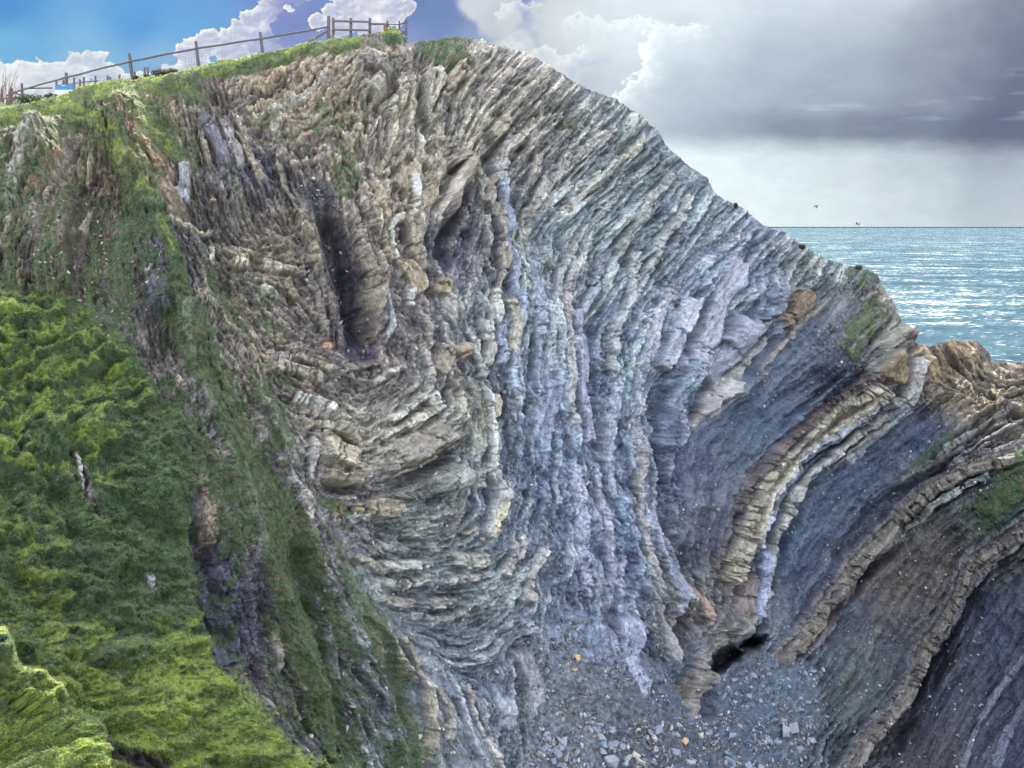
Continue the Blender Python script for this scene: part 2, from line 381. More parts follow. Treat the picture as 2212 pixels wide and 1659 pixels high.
# bare dirt patches inside the turf
for pl, hw in ([(225,1600),(250,1625),(300,1640),(350,1650)], 13), ([(152,985),(172,1010),(184,1050),(188,1080),(210,1118)], 8), ([(318,1245),(330,1265)], 6):
    sl, d, t, L = near(pl, hw * 3); veg[sl] *= 1 - sstep(hw * 1.6, hw * 0.8, np.abs(d))
scr = poly_mask([(1190,1345),(1260,1330),(1330,1380),(1420,1430),(1490,1540),(1525,1560),(1530,1440),(1600,1410),(1660,1405),(1760,1440),(1780,1560),(1730,1659),(1800,2000),(1080,2000),(1150,1600),(1180,1500)], 30)
scr = sstep(-0.5, 0.4, scr + fbm(GX / 30, GY / 30, 3, 41) * 0.5)
mud = np.maximum(sstep(-0.6, 0.6, poly_mask([(60,450),(190,420),(330,520),(370,640),(300,740),(200,720),(60,560)], 40)),
                 sstep(-0.5, 0.5, poly_mask([(690,1110),(720,1120),(790,1190),(900,1330),(960,1450),(1060,1600),(1100,1700),(900,1700),(830,1470),(760,1290),(700,1170)], 25))).astype(f32)
turf = sstep(-0.3, 0.5, VEG)
# smooth slopes of shale on the right hand arm (less blocky)
shale = np.zeros(GX.shape, f32)
for pg in ([(1820,600),(1900,690),(1830,800),(1760,850),(1640,980),(1580,1100),(1540,1250),(1480,1200),(1465,1000),(1520,860),(1650,760),(1780,640)],
           [(1920,900),(2080,880),(2060,980),(1960,1080),(1830,1200),(1740,1340),(1680,1400),(1660,1330),(1700,1150),(1780,1020)],
           [(2212,1010),(2060,1080),(1900,1220),(1780,1420),(1800,1560),(1900,1560),(1990,1400),(2060,1240),(2212,1120)],
           [(2300,1180),(2130,1260),(2080,1400),(1990,1560),(1900,1700),(2400,1800),(2500,1200)]):
    shale = np.maximum(shale, sstep(-0.5, 0.7, poly_mask(pg, 30)))

# ------------------------------------------------------------------ relief in metres (outward positive)
H0 = np.zeros(GX.shape, f32)
def relief(pts, hw, amp, side=0.0):
    sl, d, t, L = near(pts, hw * 3.2, 20)
    e = np.minimum(t, L - t); taper = sstep(-1, hw * 1.6, e)
    H0[sl] += (np.exp(-(d / hw) ** 2) * amp * (0.25 + 0.75 * taper)).astype(f32)
for a in [([(690,420),(715,480),(740,560),(768,660),(778,760)],28,-3.6),([(655,470),(690,560),(720,680),(745,760)],22,1.2),([(795,420),(812,520),(820,640),(806,730)],12,0.8),
          ([(1015,410),(982,470),(962,520),(962,570)],17,-2.0),([(1008,352),(975,410),(953,480)],15,1.3),([(1075,310),(1060,370),(1045,440)],14,-0.8),
          ([(905,130),(912,220),(925,300)],9,-1.2),([(850,150),(842,200),(815,235)],13,-1.2),([(880,130),(900,200),(890,260)],12,0.8),
          ([(1500,1330),(1480,1400),(1496,1540)],12,-1.3),
          ([(1530,1320),(1560,1350),(1610,1330)],24,1.6),([(1520,1440),(1512,1500)],10,1.2),([(1548,1470),(1530,1560)],16,-1.5),
          ([(250,190),(290,330),(345,470),(365,560),(400,700),(440,800)],46,1.7),([(170,300),(185,450),(190,600)],45,-1.2),([(75,250),(85,330),(60,430)],38,1.8),
          ([(150,400),(130,520),(150,640)],18,1.0),([(330,640),(350,700)],22,1.2),([(420,420),(470,540),(510,660)],32,-1.2),
          ([(400,800),(470,950),(540,1130),(620,1330),(700,1520)],30,1.8),([(560,850),(640,1050),(700,1250),(790,1450),(870,1640)],22,1.3),
          ([(420,1100),(450,1250),(490,1400),(520,1460)],26,-2.2),([(490,1100),(520,1200),(550,1300)],22,1.0),([(630,1180),(680,1330),(720,1500),(770,1659)],16,-1.2),
          ([(805,1335),(853,1436),(906,1480),(915,1568),(930,1659)],12,1.2),([(870,1500),(880,1600)],14,-0.9),([(560,1400),(590,1440)],14,0.8),
          ([(640,860),(700,880),(760,925)],14,0.9),([(640,960),(700,990),(770,1020)],26,1.4),([(700,1045),(770,1065)],10,-1.2),
          ([(830,1000),(900,975),(975,925)],20,1.0),([(860,1050),(920,1010),(985,960)],13,-1.5),([(905,1062),(960,1040),(1010,1010)],24,1.1),
          ([(1130,420),(1150,520),(1160,620)],20,-0.7),([(1180,640),(1210,800),(1215,950)],40,1.0),([(1290,640),(1275,800),(1300,980)],18,-0.8),
          ([(1440,820),(1420,950),(1445,1120),(1478,1260)],14,-1.6),([(1500,760),(1455,860),(1440,1000)],26,1.3),([(1690,610),(1640,680),(1560,740)],22,1.4),
          ([(1640,800),(1560,850),(1500,900)],14,1.2),([(1735,620),(1700,660),(1650,700)],16,-0.9),
          ([(1940,690),(1925,760),(1890,800)],16,1.2),([(1340,1100),(1370,1250),(1400,1400)],22,0.9),([(1290,1150),(1310,1300),(1330,1380)],12,-0.8),
          ([(330,196),(430,176),(570,142),(700,108),(800,96),(870,92)],13,-0.8),([(330,178),(430,158),(570,124),(700,93)],9,0.5),
          ([(0,262),(120,240)],14,-0.9),([(1770,980),(1700,1030),(1620,1110)],0.1,0),
          ([(1880,840),(1790,900),(1700,962),(1630,1030)],14,0.8),
          ([(2050,1000),(1960,1060),(1870,1130),(1800,1220)],18,-0.9),
          ([(2110,1262),(2085,1330),(2040,1400),(2010,1470),(1960,1560),(1900,1640)],16,-0.9),([(2000,1090),(1930,1180),(1860,1260),(1800,1340)],14,-1.3),
          ([(1935,930),(1850,985),(1770,1040),(1720,1120),(1690,1200),(1680,1300)],10,-0.8)]:
    relief(*a)

# ------------------------------------------------------------------ rock colour of the regions, lower-right shadow painted in
CK = [(100,350,148,134,112),(20,420,140,128,110),(300,350,150,112,78),(320,270,150,120,90),(450,300,140,128,110),(700,180,156,136,108),(640,140,150,128,100),(850,110,140,130,112),(850,180,150,138,120),
 (600,500,142,128,106),(500,650,136,126,108),(850,450,164,148,126),(950,250,158,150,134),(1080,110,150,140,128),(1150,250,128,122,114),(1300,300,134,132,128),(1420,330,126,126,126),(1200,500,152,154,154),
 (1450,450,148,152,154),(1100,700,150,154,158),(1200,850,142,146,166),(1200,1000,138,142,164),(1400,800,146,152,164),(1350,1150,132,138,164),(1600,600,128,132,150),(1000,900,148,138,118),
 (750,950,164,154,134),(900,1100,138,134,128),(700,1100,140,136,140),(620,1000,142,138,136),(800,1300,148,146,144),(1000,1250,144,142,140),(1000,1350,132,131,134),(1100,1100,128,130,144),
 (1300,1350,128,132,156),(1000,1500,130,130,142),(1250,1500,112,106,108),(1400,1600,108,106,114),(1500,1480,116,118,138),(1600,1600,100,110,128),(1480,1250,116,112,120),(1510,1290,150,128,116),(1500,1000,100,98,120),(1540,1180,96,88,108),
 (1700,750,112,114,134),(1620,900,88,100,122),(1800,800,92,92,118),(1700,900,84,94,118),(1700,1150,84,100,126),(1850,1020,84,94,118),(1780,1250,94,92,116),(1930,680,150,132,114),(1880,750,130,118,108),
 (2100,850,158,128,98),(2050,760,176,132,86),(2180,900,140,112,90),(2000,950,84,94,122),(2100,1000,104,100,112),(1950,1250,112,92,84),(2050,1200,102,86,80),(2150,1100,66,82,72),
 (2050,1480,76,76,92),(2140,1350,84,84,108),(1850,1500,92,94,92),(2200,1600,92,90,112),(2000,1640,84,74,84),(1700,1500,110,122,138),(600,800,144,132,112),(450,1000,122,118,110),(430,1080,120,120,124),
 (490,1340,78,80,104),(460,1260,82,84,108),(335,610,84,82,98),(350,520,96,92,104),(300,600,84,76,64),(150,600,76,70,58),(200,450,92,84,66),(560,1180,116,104,104),(740,600,108,98,98),
 (765,720,96,84,96),(985,520,96,98,112),(470,330,112,108,120),(560,380,86,82,96),(0,1000,80,72,52),(100,1400,82,72,50),(400,1500,84,74,52),(700,1500,98,90,84),(900,1600,128,124,122),(1750,600,132,128,128),(640,230,140,126,104)]
fitC = tps_fit([(a + random.uniform(-2, 2), b + random.uniform(-2, 2)) for a, b, *_ in CK], [lin(c[2:]) for c in CK], 4e-3)
def reg_eval(x, y):
    C = np.zeros(x.shape + (3,)); w = np.zeros(x.shape)
    for a, b, *c in CK:
        k = 1 / ((x - a) ** 2 + (y - b) ** 2 + 900) ** 1.6; C += k[..., None] * lin(c); w += k
    return C / w[..., None]
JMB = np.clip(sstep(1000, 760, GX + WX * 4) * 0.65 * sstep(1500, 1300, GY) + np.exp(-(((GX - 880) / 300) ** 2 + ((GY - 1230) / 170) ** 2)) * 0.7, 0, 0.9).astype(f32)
BASE = coarse(reg_eval, 8)
def dull(c, k=0.55):
    l = (np.asarray(c) @ np.array([0.3, 0.55, 0.15]))[..., None]; kk = k + (0.68 - k) * sstep(-0.02, 0.03, c[..., 2:3] - c[..., 0:1]); return l + (c - l) * kk
BASE = dull(BASE)
bl_w = sstep(900, 1200, GX + (GY - 700) * 0.5)[..., None]
BASE = BASE * mix(np.array([1.0, 1.0, 1.0]), np.array([0.88, 1.015, 1.08]), bl_w) * (1.22 - 0.22 * bl_w)
# shift the region borders along with the warp so they do not read as smooth gradients
lum = (0.75 * LB + 0.45 * LA + 0.25 * LC)
lum = mix(lum, 0.9 * V5[3][0] + 0.7 * V2[3][3] + 0.5 * V1[3][3] + 0.25 * LB, JMB)
lime = sstep(0.2, 1.4, lum + 0.5 * V1[3][0] + 0.35 * V2[3][0])
shl = sstep(-0.3, -1.5, lum + 0.4 * V1[3][1])
gain = 1 + 0.42 * lime - 0.34 * shl
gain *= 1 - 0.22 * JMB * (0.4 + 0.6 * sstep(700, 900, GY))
gain *= 1 + 0.20 * V2[3][1] + 0.20 * V3[3][1]
gain *= 1 + 0.16 * np.clip(LC, -2, 2) + 0.10 * np.clip(LB, -2, 2)
gain *= 1 + 0.42 * fbm(GX / 5, GY / 5, 3, 51)
gain *= 1 - 0.42 * np.exp(-(LB / 0.10) ** 2) - 0.25 * sstep(0.12, 0.0, V2[0]) - 0.18 * sstep(0.16, 0.0, V3[0]) 
soft = np.maximum(shale, mud * 0.6)[..., None]
gain = mix(gain, 1 + 0.22 * np.tanh(LB) + 0.16 * np.tanh(LA) + 0.12 * np.clip(LC, -2, 2) + 0.4 * fbm(GX / 9, GY / 9, 4, 52), soft[..., 0])
tint = np.stack([1 + 0.10 * lime - 0.05 * shl, 1 + 0.05 * lime - 0.05 * shl, 1 - 0.06 * lime + 0.06 * shl], -1)
iron = sstep(0.35, 0.8, fbm(GX / 40, GY / 40, 3, 53) + 0.3 * V2[3][2] * (1 - soft[..., 0]))
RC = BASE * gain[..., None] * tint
RC *= mix(np.ones(3), np.array([1.12, 0.93, 0.72]), (iron * 0.55)[..., None])
# lichen / dirt freckles
fr = sstep(0.45, 0.7, fbm(GX / 3.6, GY / 3.6, 2, 54)); RC *= (1 - 0.28 * fr)[..., None]
RC = RC.astype(f32)

HB = np.zeros(GX.shape, f32)                     # height of the traced beds
BEDM = np.zeros(GX.shape, f32); BIGM = np.zeros(GX.shape, f32)
def offs(pts, o):
    P_ = np.asarray(pts, float); T_ = np.gradient(P_, axis=0); T_ /= np.linalg.norm(T_, axis=1, keepdims=True); return [tuple(q) for q in P_ + np.c_[-T_[:, 1], T_[:, 0]] * o]
def bed(pts, hw, h, col=None, joint=26, ramp=0.0, jit=0.5, keep=0.0, tone=1.0):
    """a stratum: flat topped slab following the stroke, broken by joints into blocks"""
    sl, d, t, L = near(pts, hw * 2 + 8, 8)
    r = np.random.default_rng(int(abs(pts[0][0] * 13 + pts[0][1] * 7)) + 1)
    n = max(2, int(L / joint * 1.0)); cuts = np.sort(r.uniform(0, L, n)); slope = r.uniform(-0.18, 0.18)
    tw = t + d * slope + fbm(GX[sl] / 9, GY[sl] / 9, 2, 61) * 5
    k = np.searchsorted(cuts, tw.ravel()).reshape(tw.shape)
    cu = np.r_[-1e4, cuts, 1e4]; jd = np.minimum(tw - cu[k], cu[k + 1] - tw)
    rh = r.uniform(-1, 1, n + 2)[k]; rw = r.uniform(-1, 1, n + 2)[k]; rc = r.uniform(-1, 1, n + 2)[k]; rs = r.uniform(-1, 1, n + 2)[k]
    hwb = hw * (1 + 0.22 * rw * jit * 2 + 0.15 * fbm(GX[sl] / 30, GY[sl] / 30, 2, 62)); dd = d + rs * hw * 0.25 * jit
    e = np.minimum(t, L - t); inside = sstep(1.15, 0.8, np.abs(dd) / hwb) * sstep(-2, hw * 0.7, e + 0.01)
    crack = sstep(0.3, 2.0, jd + 0.8 * fbm(GX[sl] / 5, GY[sl] / 5, 2, 65))
    hh = h * (0.75 + 0.45 * rh * jit) * (0.5 + 0.5 * crack) + 0.05 * np.sin(dd / hw * 7 + rh * 2) * min(hw / 10, 1.5) - 0.18 * dd / hw * h * rs
    hh = hh * (1 - ramp * sstep(-0.8, 1.0, dd / hwb))
    HB[sl] = np.maximum(HB[sl] * (1 - inside), 0) + np.where(HB[sl] < 0, HB[sl] * (1 - inside), 0) + inside * hh
    if joint < 20 and 1150 < pts[0][1] < 1400: inside = inside * (rc > -0.45) ; HB[sl] *= 1.0
    g = np.exp(-((np.abs(dd) - hwb * 1.35) / (hw * 0.35 + 2)) ** 2) * sstep(0, hw, e)
    HB[sl] -= (g * 0.3 * abs(h) * (1 - inside)).astype(f32)
    BEDM[sl] = np.maximum(BEDM[sl], inside)
    if hw >= 12: BIGM[sl] = np.maximum(BIGM[sl], inside)
    if col is not None:
        tone = 0.72 if (1150 < pts[0][1] < 1400 and 740 < pts[0][0] < 1180) else tone
        c = dull(lin(col) * tone, 0.62); w = (inside * (0.92 - keep + 0.3 * fbm(GX[sl] / 12, GY[sl] / 12, 3, 64)))[..., None]
        v = 1.12 + 0.24 * rc + 0.45 * fbm(GX[sl] / 6, GY[sl] / 6, 3, 63) + 0.13 * np.clip(LC[sl], -2, 2) + 0.12 * V3[3][1][sl]
        v *= 1 - 0.35 * (1 - crack)
        RC[sl] = RC[sl] * (1 - w) + (c * v[..., None]) * w
PALE, CREAM, TAN, BLUE, OCH, GREY, WARM = (196,188,168), (206,194,160), (170,150,118), (146,162,188), (186,142,88), (160,158,150), (150,122,104)
BEDS = [
 # curved beds of the right hand arm
 (offs(A1,34),7,0.4,(96,88,92),12,0.8),(offs(A1,-16),6,1.0,(190,182,160),26,0.3),(A1,20,1.1,(160,150,128),17,0.75),([(1898,812),(1835,850),(1757,905),(1672,972),(1622,1040),(1596,1110)],8,0.8,(104,92,92),10),([(1905,852),(1855,893),(1777,950),(1700,1016),(1655,1075),(1626,1160)],8,1.4,(204,190,158),40),
 (A1b,11,0.7,(132,124,116),30),([(1612,1235),(1606,1290),(1600,1325)],17,0.8,(128,112,110),30),(A2,8,1.0,(176,180,188),24,0.6),(offs(A2,-12),4,0.5,(120,124,136),18,0.5),(A3,8,0.9,(156,154,148),22,0.6),([(1650,1190),(1652,1260),(1634,1330)],9,0.7,(138,150,182),80),
 ([(1925,910),(1860,960),(1800,1010)],7,0.6,(146,140,130),40),(offs(A4,26),9,0.5,(112,108,112),16,0.8),(offs(A4,15),5,0.6,(134,124,112),14,0.8),(A4,12,0.9,(126,118,106),17,0.85),(offs(A4,-26),6,0.35,(96,94,100),20,0.6),([(2140,1022),(2030,1082),(1985,1122),(1925,1180),(1870,1235)],7,0.9,(138,142,140),30),(offs(A5,26),9,0.5,(100,98,106),16,0.8),(offs(A5,15),6,0.6,(120,112,108),14,0.8),(A5,12,0.9,(122,114,106),17,0.85),([(2212,1420),(2150,1500),(2100,1590),(2080,1659)],7,0.4,(104,108,128),40,0.6),([(2212,1520),(2170,1600),(2150,1680)],10,0.5,(96,100,122),40,0.6),([(2212,870),(2100,930),(2010,1000),(1930,1050)],7,0.5,(128,124,124),24,0.7),([(2212,905),(2120,955),(2030,1020)],5,0.4,(112,112,122),24,0.7),
 ([(2212,1166),(2145,1214),(2108,1250),(2080,1320),(2035,1384)],8,0.9,(122,118,126),30),([(1905,1200),(1850,1270),(1800,1330),(1735,1400)],6,0.5,(140,112,104),50),
 ([(1935,770),(1915,810),(1905,830)],26,0.9,(140,116,84),60),([(1958,700),(1945,760)],13,0.9,(142,124,112),30),([(1790,640),(1640,800),(1528,905)],6,0.4,(150,142,136),60),([(1990,770),(1960,850),(1925,880)],13,0.7,(150,152,150),50),
 ([(1960,880),(1900,940),(1840,1000)],9,0.5,(140,150,160),50),([(1700,635),(1735,640),(1720,680),(1680,700)],18,0.9,(134,110,88),50),
 ([(1620,700),(1560,780),(1520,830)],26,0.7,(138,142,160),90),([(1660,730),(1600,790),(1530,860),(1480,930)],11,0.7,(156,152,150),40),([(1600,560),(1560,640),(1530,720),(1490,800)],18,0.5,(140,142,156),60),
 # right flank of the peak
 ([(1390,300),(1340,345),(1260,420),(1200,470)],8,0.5,(166,160,144),18),([(1420,340),(1360,400),(1280,480),(1225,560),(1205,640)],8,0.5,(150,154,154),20),([(1460,370),(1400,440),(1340,540)],10,0.4,(150,152,148),24),
 ([(1330,270),(1250,340),(1190,400),(1165,460)],9,0.45,(160,156,150),16),([(1185,385),(1150,450),(1140,520)],9,0.5,(164,158,148),18),([(1500,420),(1430,520),(1400,590)],8,0.6,(160,162,160),22),([(1380,540),(1360,640),(1330,720),(1320,820)],8,0.7,(150,156,156),22),
 ([(1310,520),(1290,600),(1250,700)],9,0.5,(144,150,166),40),([(1250,560),(1222,680),(1218,800),(1232,920)],9,0.6,(166,162,160),28),([(1330,820),(1318,960),(1330,1080)],8,0.6,(152,158,176),34),([(1450,620),(1410,720),(1380,830),(1376,960)],10,0.6,(150,154,166),36),
 ([(1500,640),(1460,730),(1430,800)],12,0.7,(148,152,166),40),([(1160,330),(1150,390)],12,0.6,(150,140,128),24),([(1290,1000),(1310,1150),(1345,1290)],8,0.5,(150,152,172),34),([(1410,960),(1420,1100),(1450,1230),(1480,1330)],10,0.7,(144,152,172),40),
 ([(1380,960),(1390,1120),(1420,1280),(1450,1420)],8,0.6,(152,148,150),30),([(1240,1000),(1255,1150),(1270,1290)],9,0.5,(146,148,172),46),([(1470,1250),(1520,1300),(1530,1345)],7,0.3,(158,130,114),30),([(1350,1330),(1370,1440),(1400,1500)],14,0.6,(140,146,172),60),
 ([(1300,1210),(1320,1330),(1340,1420)],8,0.5,(136,140,160),40),([(1440,1130),(1470,1220),(1484,1300)],9,0.6,(146,156,178),40),
 # long blue and pale vertical ribs in the middle
 ([(1078,345),(1090,430),(1098,520),(1112,600),(1128,680)],8,0.9,(150,162,186),50),([(1110,290),(1088,330),(1082,400)],11,0.7,(160,160,158),20),([(1058,400),(1078,480),(1088,560),(1075,640)],8,0.9,(164,152,138),34),
 ([(1044,470),(1052,540),(1062,590)],6,1.0,(170,168,166),34),([(1128,620),(1126,700),(1110,760),(1108,840)],9,0.9,(150,162,188),60),([(1068,620),(1073,680),(1069,700)],9,0.9,(196,190,178),40),([(1100,640),(1112,700),(1100,760)],11,0.9,(158,152,132),30),
 ([(1050,690),(1056,760),(1046,820)],10,0.8,(172,170,160),22),([(1085,700),(1078,790)],8,0.9,(140,154,176),50),([(1155,560),(1160,660),(1165,760),(1170,850)],9,0.5,(144,152,172),40),([(1190,820),(1170,900),(1180,980)],14,0.5,(140,150,178),60),
 ([(1240,660),(1262,760),(1265,860),(1285,960)],16,0.5,(146,148,170),90),([(1170,250),(1120,300),(1078,350)],9,0.7,(164,158,142),24),([(1055,300),(1090,262),(1100,255)],14,0.8,(162,150,128),30),
 ([(960,360),(1000,350),(990,400),(962,470),(950,490)],15,1.2,(140,128,108),70),([(1010,330),(1040,400),(1070,440)],8,0.8,(156,150,138),36),
 # upper middle blocks
 ([(1052,90),(1032,125)],17,1.0,(158,150,138),60),([(1018,118),(985,165),(965,190)],13,1.0,(156,140,114),24),([(975,185),(955,220),(948,262)],9,0.9,(160,152,136),22),([(935,150),(950,165),(938,205),(928,250),(940,270)],9,1.3,(174,164,140),26),
 ([(915,140),(925,190),(918,250),(930,300),(935,340)],9,1.0,(150,142,124),34),([(862,165),(872,200),(868,235)],6,1.0,(180,170,148),22),([(795,180),(820,195),(838,225),(845,260)],16,0.9,(156,148,130),26),([(770,150),(800,132),(838,155),(852,195)],12,0.6,(134,126,114),30),
 ([(870,330),(905,340),(950,370),(948,300)],9,0.7,(150,140,120),26),([(860,360),(900,400),(930,450)],24,0.6,(148,132,108),40),([(890,440),(895,520),(912,590)],13,0.8,(160,148,124),30),([(808,395),(818,450),(828,520),(834,560)],9,1.1,(178,160,128),24),
 ([(872,470),(846,482),(844,520),(852,560)],7,1.1,(204,194,170),28),([(862,560),(890,600),(905,640)],15,0.8,(178,156,122),36),([(895,380),(898,430),(890,470)],6,0.9,(198,190,172),16),([(820,376),(858,355),(870,330)],6,0.7,(160,146,124),16),
 ([(757,430),(774,480),(786,540),(805,600)],9,0.9,(150,140,122),18),([(785,540),(800,590),(790,660)],9,0.8,(150,136,112),24),([(960,600),(945,640)],14,0.9,(168,148,112),60),([(825,640),(838,690),(830,730)],7,0.8,(170,174,176),24),([(880,620),(884,670)],7,0.9,(190,186,176),30),
 ([(817,620),(800,700),(810,740)],10,0.8,(150,136,112),40),
 # left top
 ([(690,130),(664,162),(618,206),(530,238)],9,0.5,(170,148,116),14),([(710,150),(680,185),(620,222),(545,256)],9,0.4,(176,166,146),12),([(722,250),(655,300),(600,318)],7,0.5,(152,138,114),20),([(620,310),(640,290),(700,285)],7,0.5,(150,134,110),20),
 ([(750,190),(720,220),(660,260)],10,0.3,(146,132,110),22),([(625,360),(662,344),(690,345)],6,0.6,(176,160,132),10),([(780,270),(750,320)],11,0.7,(158,142,112),50),([(430,240),(440,300),(452,350)],8,0.5,(150,138,116),18),([(478,250),(500,300),(520,360)],8,0.4,(146,140,134),20),
 ([(440,250),(480,330),(486,390)],12,0.5,(116,112,124),26),([(515,280),(545,350),(570,400)],8,0.5,(156,140,116),18),([(590,240),(600,300),(620,350)],10,0.4,(146,136,120),20),([(330,290),(335,340),(360,390)],16,0.7,(158,116,78),26),([(305,240),(315,300),(312,340)],12,0.5,(152,118,82),22),
 ([(395,340),(400,400),(395,430)],14,0.5,(158,160,162),40),([(350,400),(380,440),(400,480)],22,0.5,(146,118,90),50),([(360,490),(400,490)],15,0.9,(122,104,92),60),([(358,505),(400,494),(450,486)],5,0.8,(178,164,134),22),([(90,270),(60,340),(25,420),(0,450)],26,0.8,(150,144,130),20),
 ([(128,290),(122,340),(90,400),(50,440)],7,0.7,(164,124,82),20),([(118,300),(130,350)],9,0.6,(158,118,76),14),([(500,565),(540,562)],13,0.9,(186,172,140),12),([(560,570),(610,575),(640,580)],8,0.8,(176,164,140),12),([(545,600),(590,610)],9,0.9,(160,148,124),14),
 ([(620,600),(640,650)],10,0.9,(166,150,122),22),([(560,620),(600,640)],9,0.7,(176,168,150),14),([(455,520),(458,555)],7,0.6,(186,176,150),12),([(455,420),(462,450)],5,0.8,(178,150,112),10),([(510,395),(512,410)],6,0.8,(186,176,150),30),([(605,330),(612,400),(640,430)],8,0.5,(148,136,116),20),
 ([(700,500),(730,540),(735,600)],15,0.7,(120,112,112),60),([(690,380),(720,420)],10,0.5,(144,134,116),20),([(650,450),(668,520),(690,600)],10,0.6,(144,130,108),22),([(668,600),(690,660),(700,730)],9,0.6,(140,130,118),26),([(330,600),(340,640),(330,700)],24,1.1,(92,90,108),30),([(318,585),(330,600)],10,0.8,(160,152,152),30),
 ([(410,660),(400,720),(408,790)],12,0.7,(160,158,156),24),([(345,460),(342,490)],12,1.0,(82,80,96),18),([(190,430),(175,480)],9,0.4,(150,140,122),30),
 # block courses of the middle left
 ([(586,767),(610,772),(650,778)],11,0.9,(138,130,122),16),([(590,790),(640,800),(700,815)],13,0.9,(152,142,124),16),([(640,770),(700,792),(720,800)],9,0.9,(156,144,118),14),([(740,795),(790,788),(820,778)],9,0.8,(146,132,110),26),([(690,755),(720,745)],7,0.7,(180,140,104),14),
 # the lower syncline
 ([(630,860),(680,872),(720,900),(765,932)],13,0.9,(186,180,166),10),([(770,930),(800,935)],11,0.6,(176,170,152),8),([(842,902),(880,885),(925,850),(935,840)],9,0.8,(186,182,168),10),([(805,830),(840,805),(870,790)],6,0.8,(178,174,158),9),
 ([(655,912),(700,918),(745,932),(780,965)],9,1.2,(196,184,152),9),([(690,960),(720,975),(770,1000)],24,1.2,(166,152,124),70),([(700,1025),(740,1038),(778,1042)],13,1.2,(168,152,122),60),([(672,945),(668,990),(672,1040)],6,0.8,(186,182,172),16),
 ([(812,950),(870,920),(950,880)],9,0.7,(176,168,144),13),([(812,985),(880,950),(960,905)],7,0.8,(162,152,132),30),([(830,1000),(900,975),(968,930)],27,1.1,(144,134,116),120),([(845,1030),(905,1000),(975,950)],6,1.2,(172,160,130),60),
 ([(905,1055),(955,1035),(1010,1008)],23,1.3,(136,138,132),120),([(965,990),(1005,1000)],12,0.9,(122,130,134),40),([(925,830),(940,860),(955,890)],9,0.8,(192,188,172),14),([(908,745),(925,790),(935,830)],7,0.8,(182,182,174),16),([(965,740),(950,790),(940,810)],14,0.9,(150,138,116),60),
 ([(990,740),(1000,780)],15,1.0,(164,140,108),60),([(975,820),(1000,830)],16,0.9,(150,134,116),50),([(1055,850),(1070,880),(1050,900)],13,0.9,(166,156,130),24),([(1045,840),(1060,920),(1056,1000),(1030,1050)],7,1.1,(190,190,184),50),([(1060,1010),(1080,1070),(1062,1120),(1048,1160)],11,1.2,(172,172,166),70),
 ([(1090,1075),(1075,1120),(1055,1150)],8,1.3,(190,176,140),60),([(1030,1010),(1040,1060)],12,0.6,(150,148,140),24),([(1010,1140),(1022,1150)],13,1.0,(192,184,160),20),([(712,1098),(740,1098)],15,1.2,(196,150,92),24),([(764,1085),(768,1110)],9,1.3,(190,164,112),40),([(780,1100),(860,1096)],19,1.3,(158,144,118),60),
 ([(860,1085),(866,1110)],7,1.1,(172,160,136),8),([(690,870),(660,930)],6,0.4,None,20),([(800,1225),(845,1218),(905,1222)],12,1.0,(200,196,186),17),([(920,1195),(940,1180)],13,1.1,(196,196,192),20),([(760,1200),(790,1210),(840,1240)],8,0.7,(176,166,144),16),
 ([(820,1255),(870,1262),(925,1250)],12,0.9,(182,178,166),12),([(950,1200),(1010,1210),(1060,1205)],14,0.8,(180,176,162),12),([(820,1290),(880,1302),(950,1300),(1000,1280)],10,0.9,(182,174,156),10),([(940,1260),(1000,1250),(1060,1240)],9,0.8,(176,174,168),12),
 ([(1110,1165),(1100,1210),(1086,1245)],10,1.1,(196,190,186),44),([(1128,1150),(1118,1200),(1100,1240)],5,0.8,(176,172,164),30),([(1170,1180),(1155,1220),(1140,1260),(1125,1300)],8,1.2,(200,196,186),22),([(1160,1250),(1165,1290),(1155,1330)],6,0.7,(170,172,176),14),([(1130,1330),(1145,1370)],13,0.7,(164,168,184),20),
 ([(880,1330),(950,1340),(1010,1320)],9,0.6,(164,160,152),12),([(960,1160),(990,1100),(1000,1075)],9,0.5,(150,146,140),30),([(1040,1290),(1000,1330)],8,0.5,(168,164,156),14),([(590,880),(600,930),(640,1000)],8,0.4,(156,148,142),20),
 # lower left ribs of pale stone
 ([(797,1325),(830,1370),(853,1436),(868,1470)],9,1.2,(190,176,156),36),([(800,1360),(812,1400),(818,1440)],6,0.9,(190,178,152),26),([(868,1370),(890,1420),(906,1480),(915,1568),(908,1640)],8,1.2,(186,174,150),40),([(905,1465),(920,1470)],12,1.0,(198,194,184),20),
 ([(945,1480),(965,1530),(975,1600)],9,0.8,(168,160,140),50),([(985,1500),(1010,1560),(1040,1640)],6,0.9,(160,164,178),60),([(1000,1480),(1030,1560),(1070,1640),(1090,1700)],5,0.8,(176,170,160),60),([(1120,1400),(1150,1470),(1170,1530)],20,0.5,(140,140,150),60),([(1090,1500),(1100,1580)],22,0.5,(144,150,160),60),
 ([(690,1440),(720,1520),(740,1600),(760,1700)],6,0.7,(172,164,150),30),([(650,1230),(690,1320),(715,1400),(730,1470)],9,0.8,(112,112,130),30),([(590,1360),(600,1420),(595,1450)],10,0.7,(140,126,112),24),([(617,1388),(612,1400)],9,0.8,(196,172,124),30),([(545,1130),(550,1180),(540,1230)],15,0.8,(110,104,122),34),
 ([(405,1190),(440,1250),(480,1330),(515,1440)],17,0.9,(92,94,118),26),([(372,1090),(400,1150),(430,1200)],12,0.6,(130,130,136),20),([(430,1000),(450,1080),(460,1180)],14,0.6,(140,120,102),26),([(560,900),(570,960)],9,0.5,(160,154,148),26),([(525,1000),(538,1060),(545,1100)],7,0.7,(176,168,158),26),
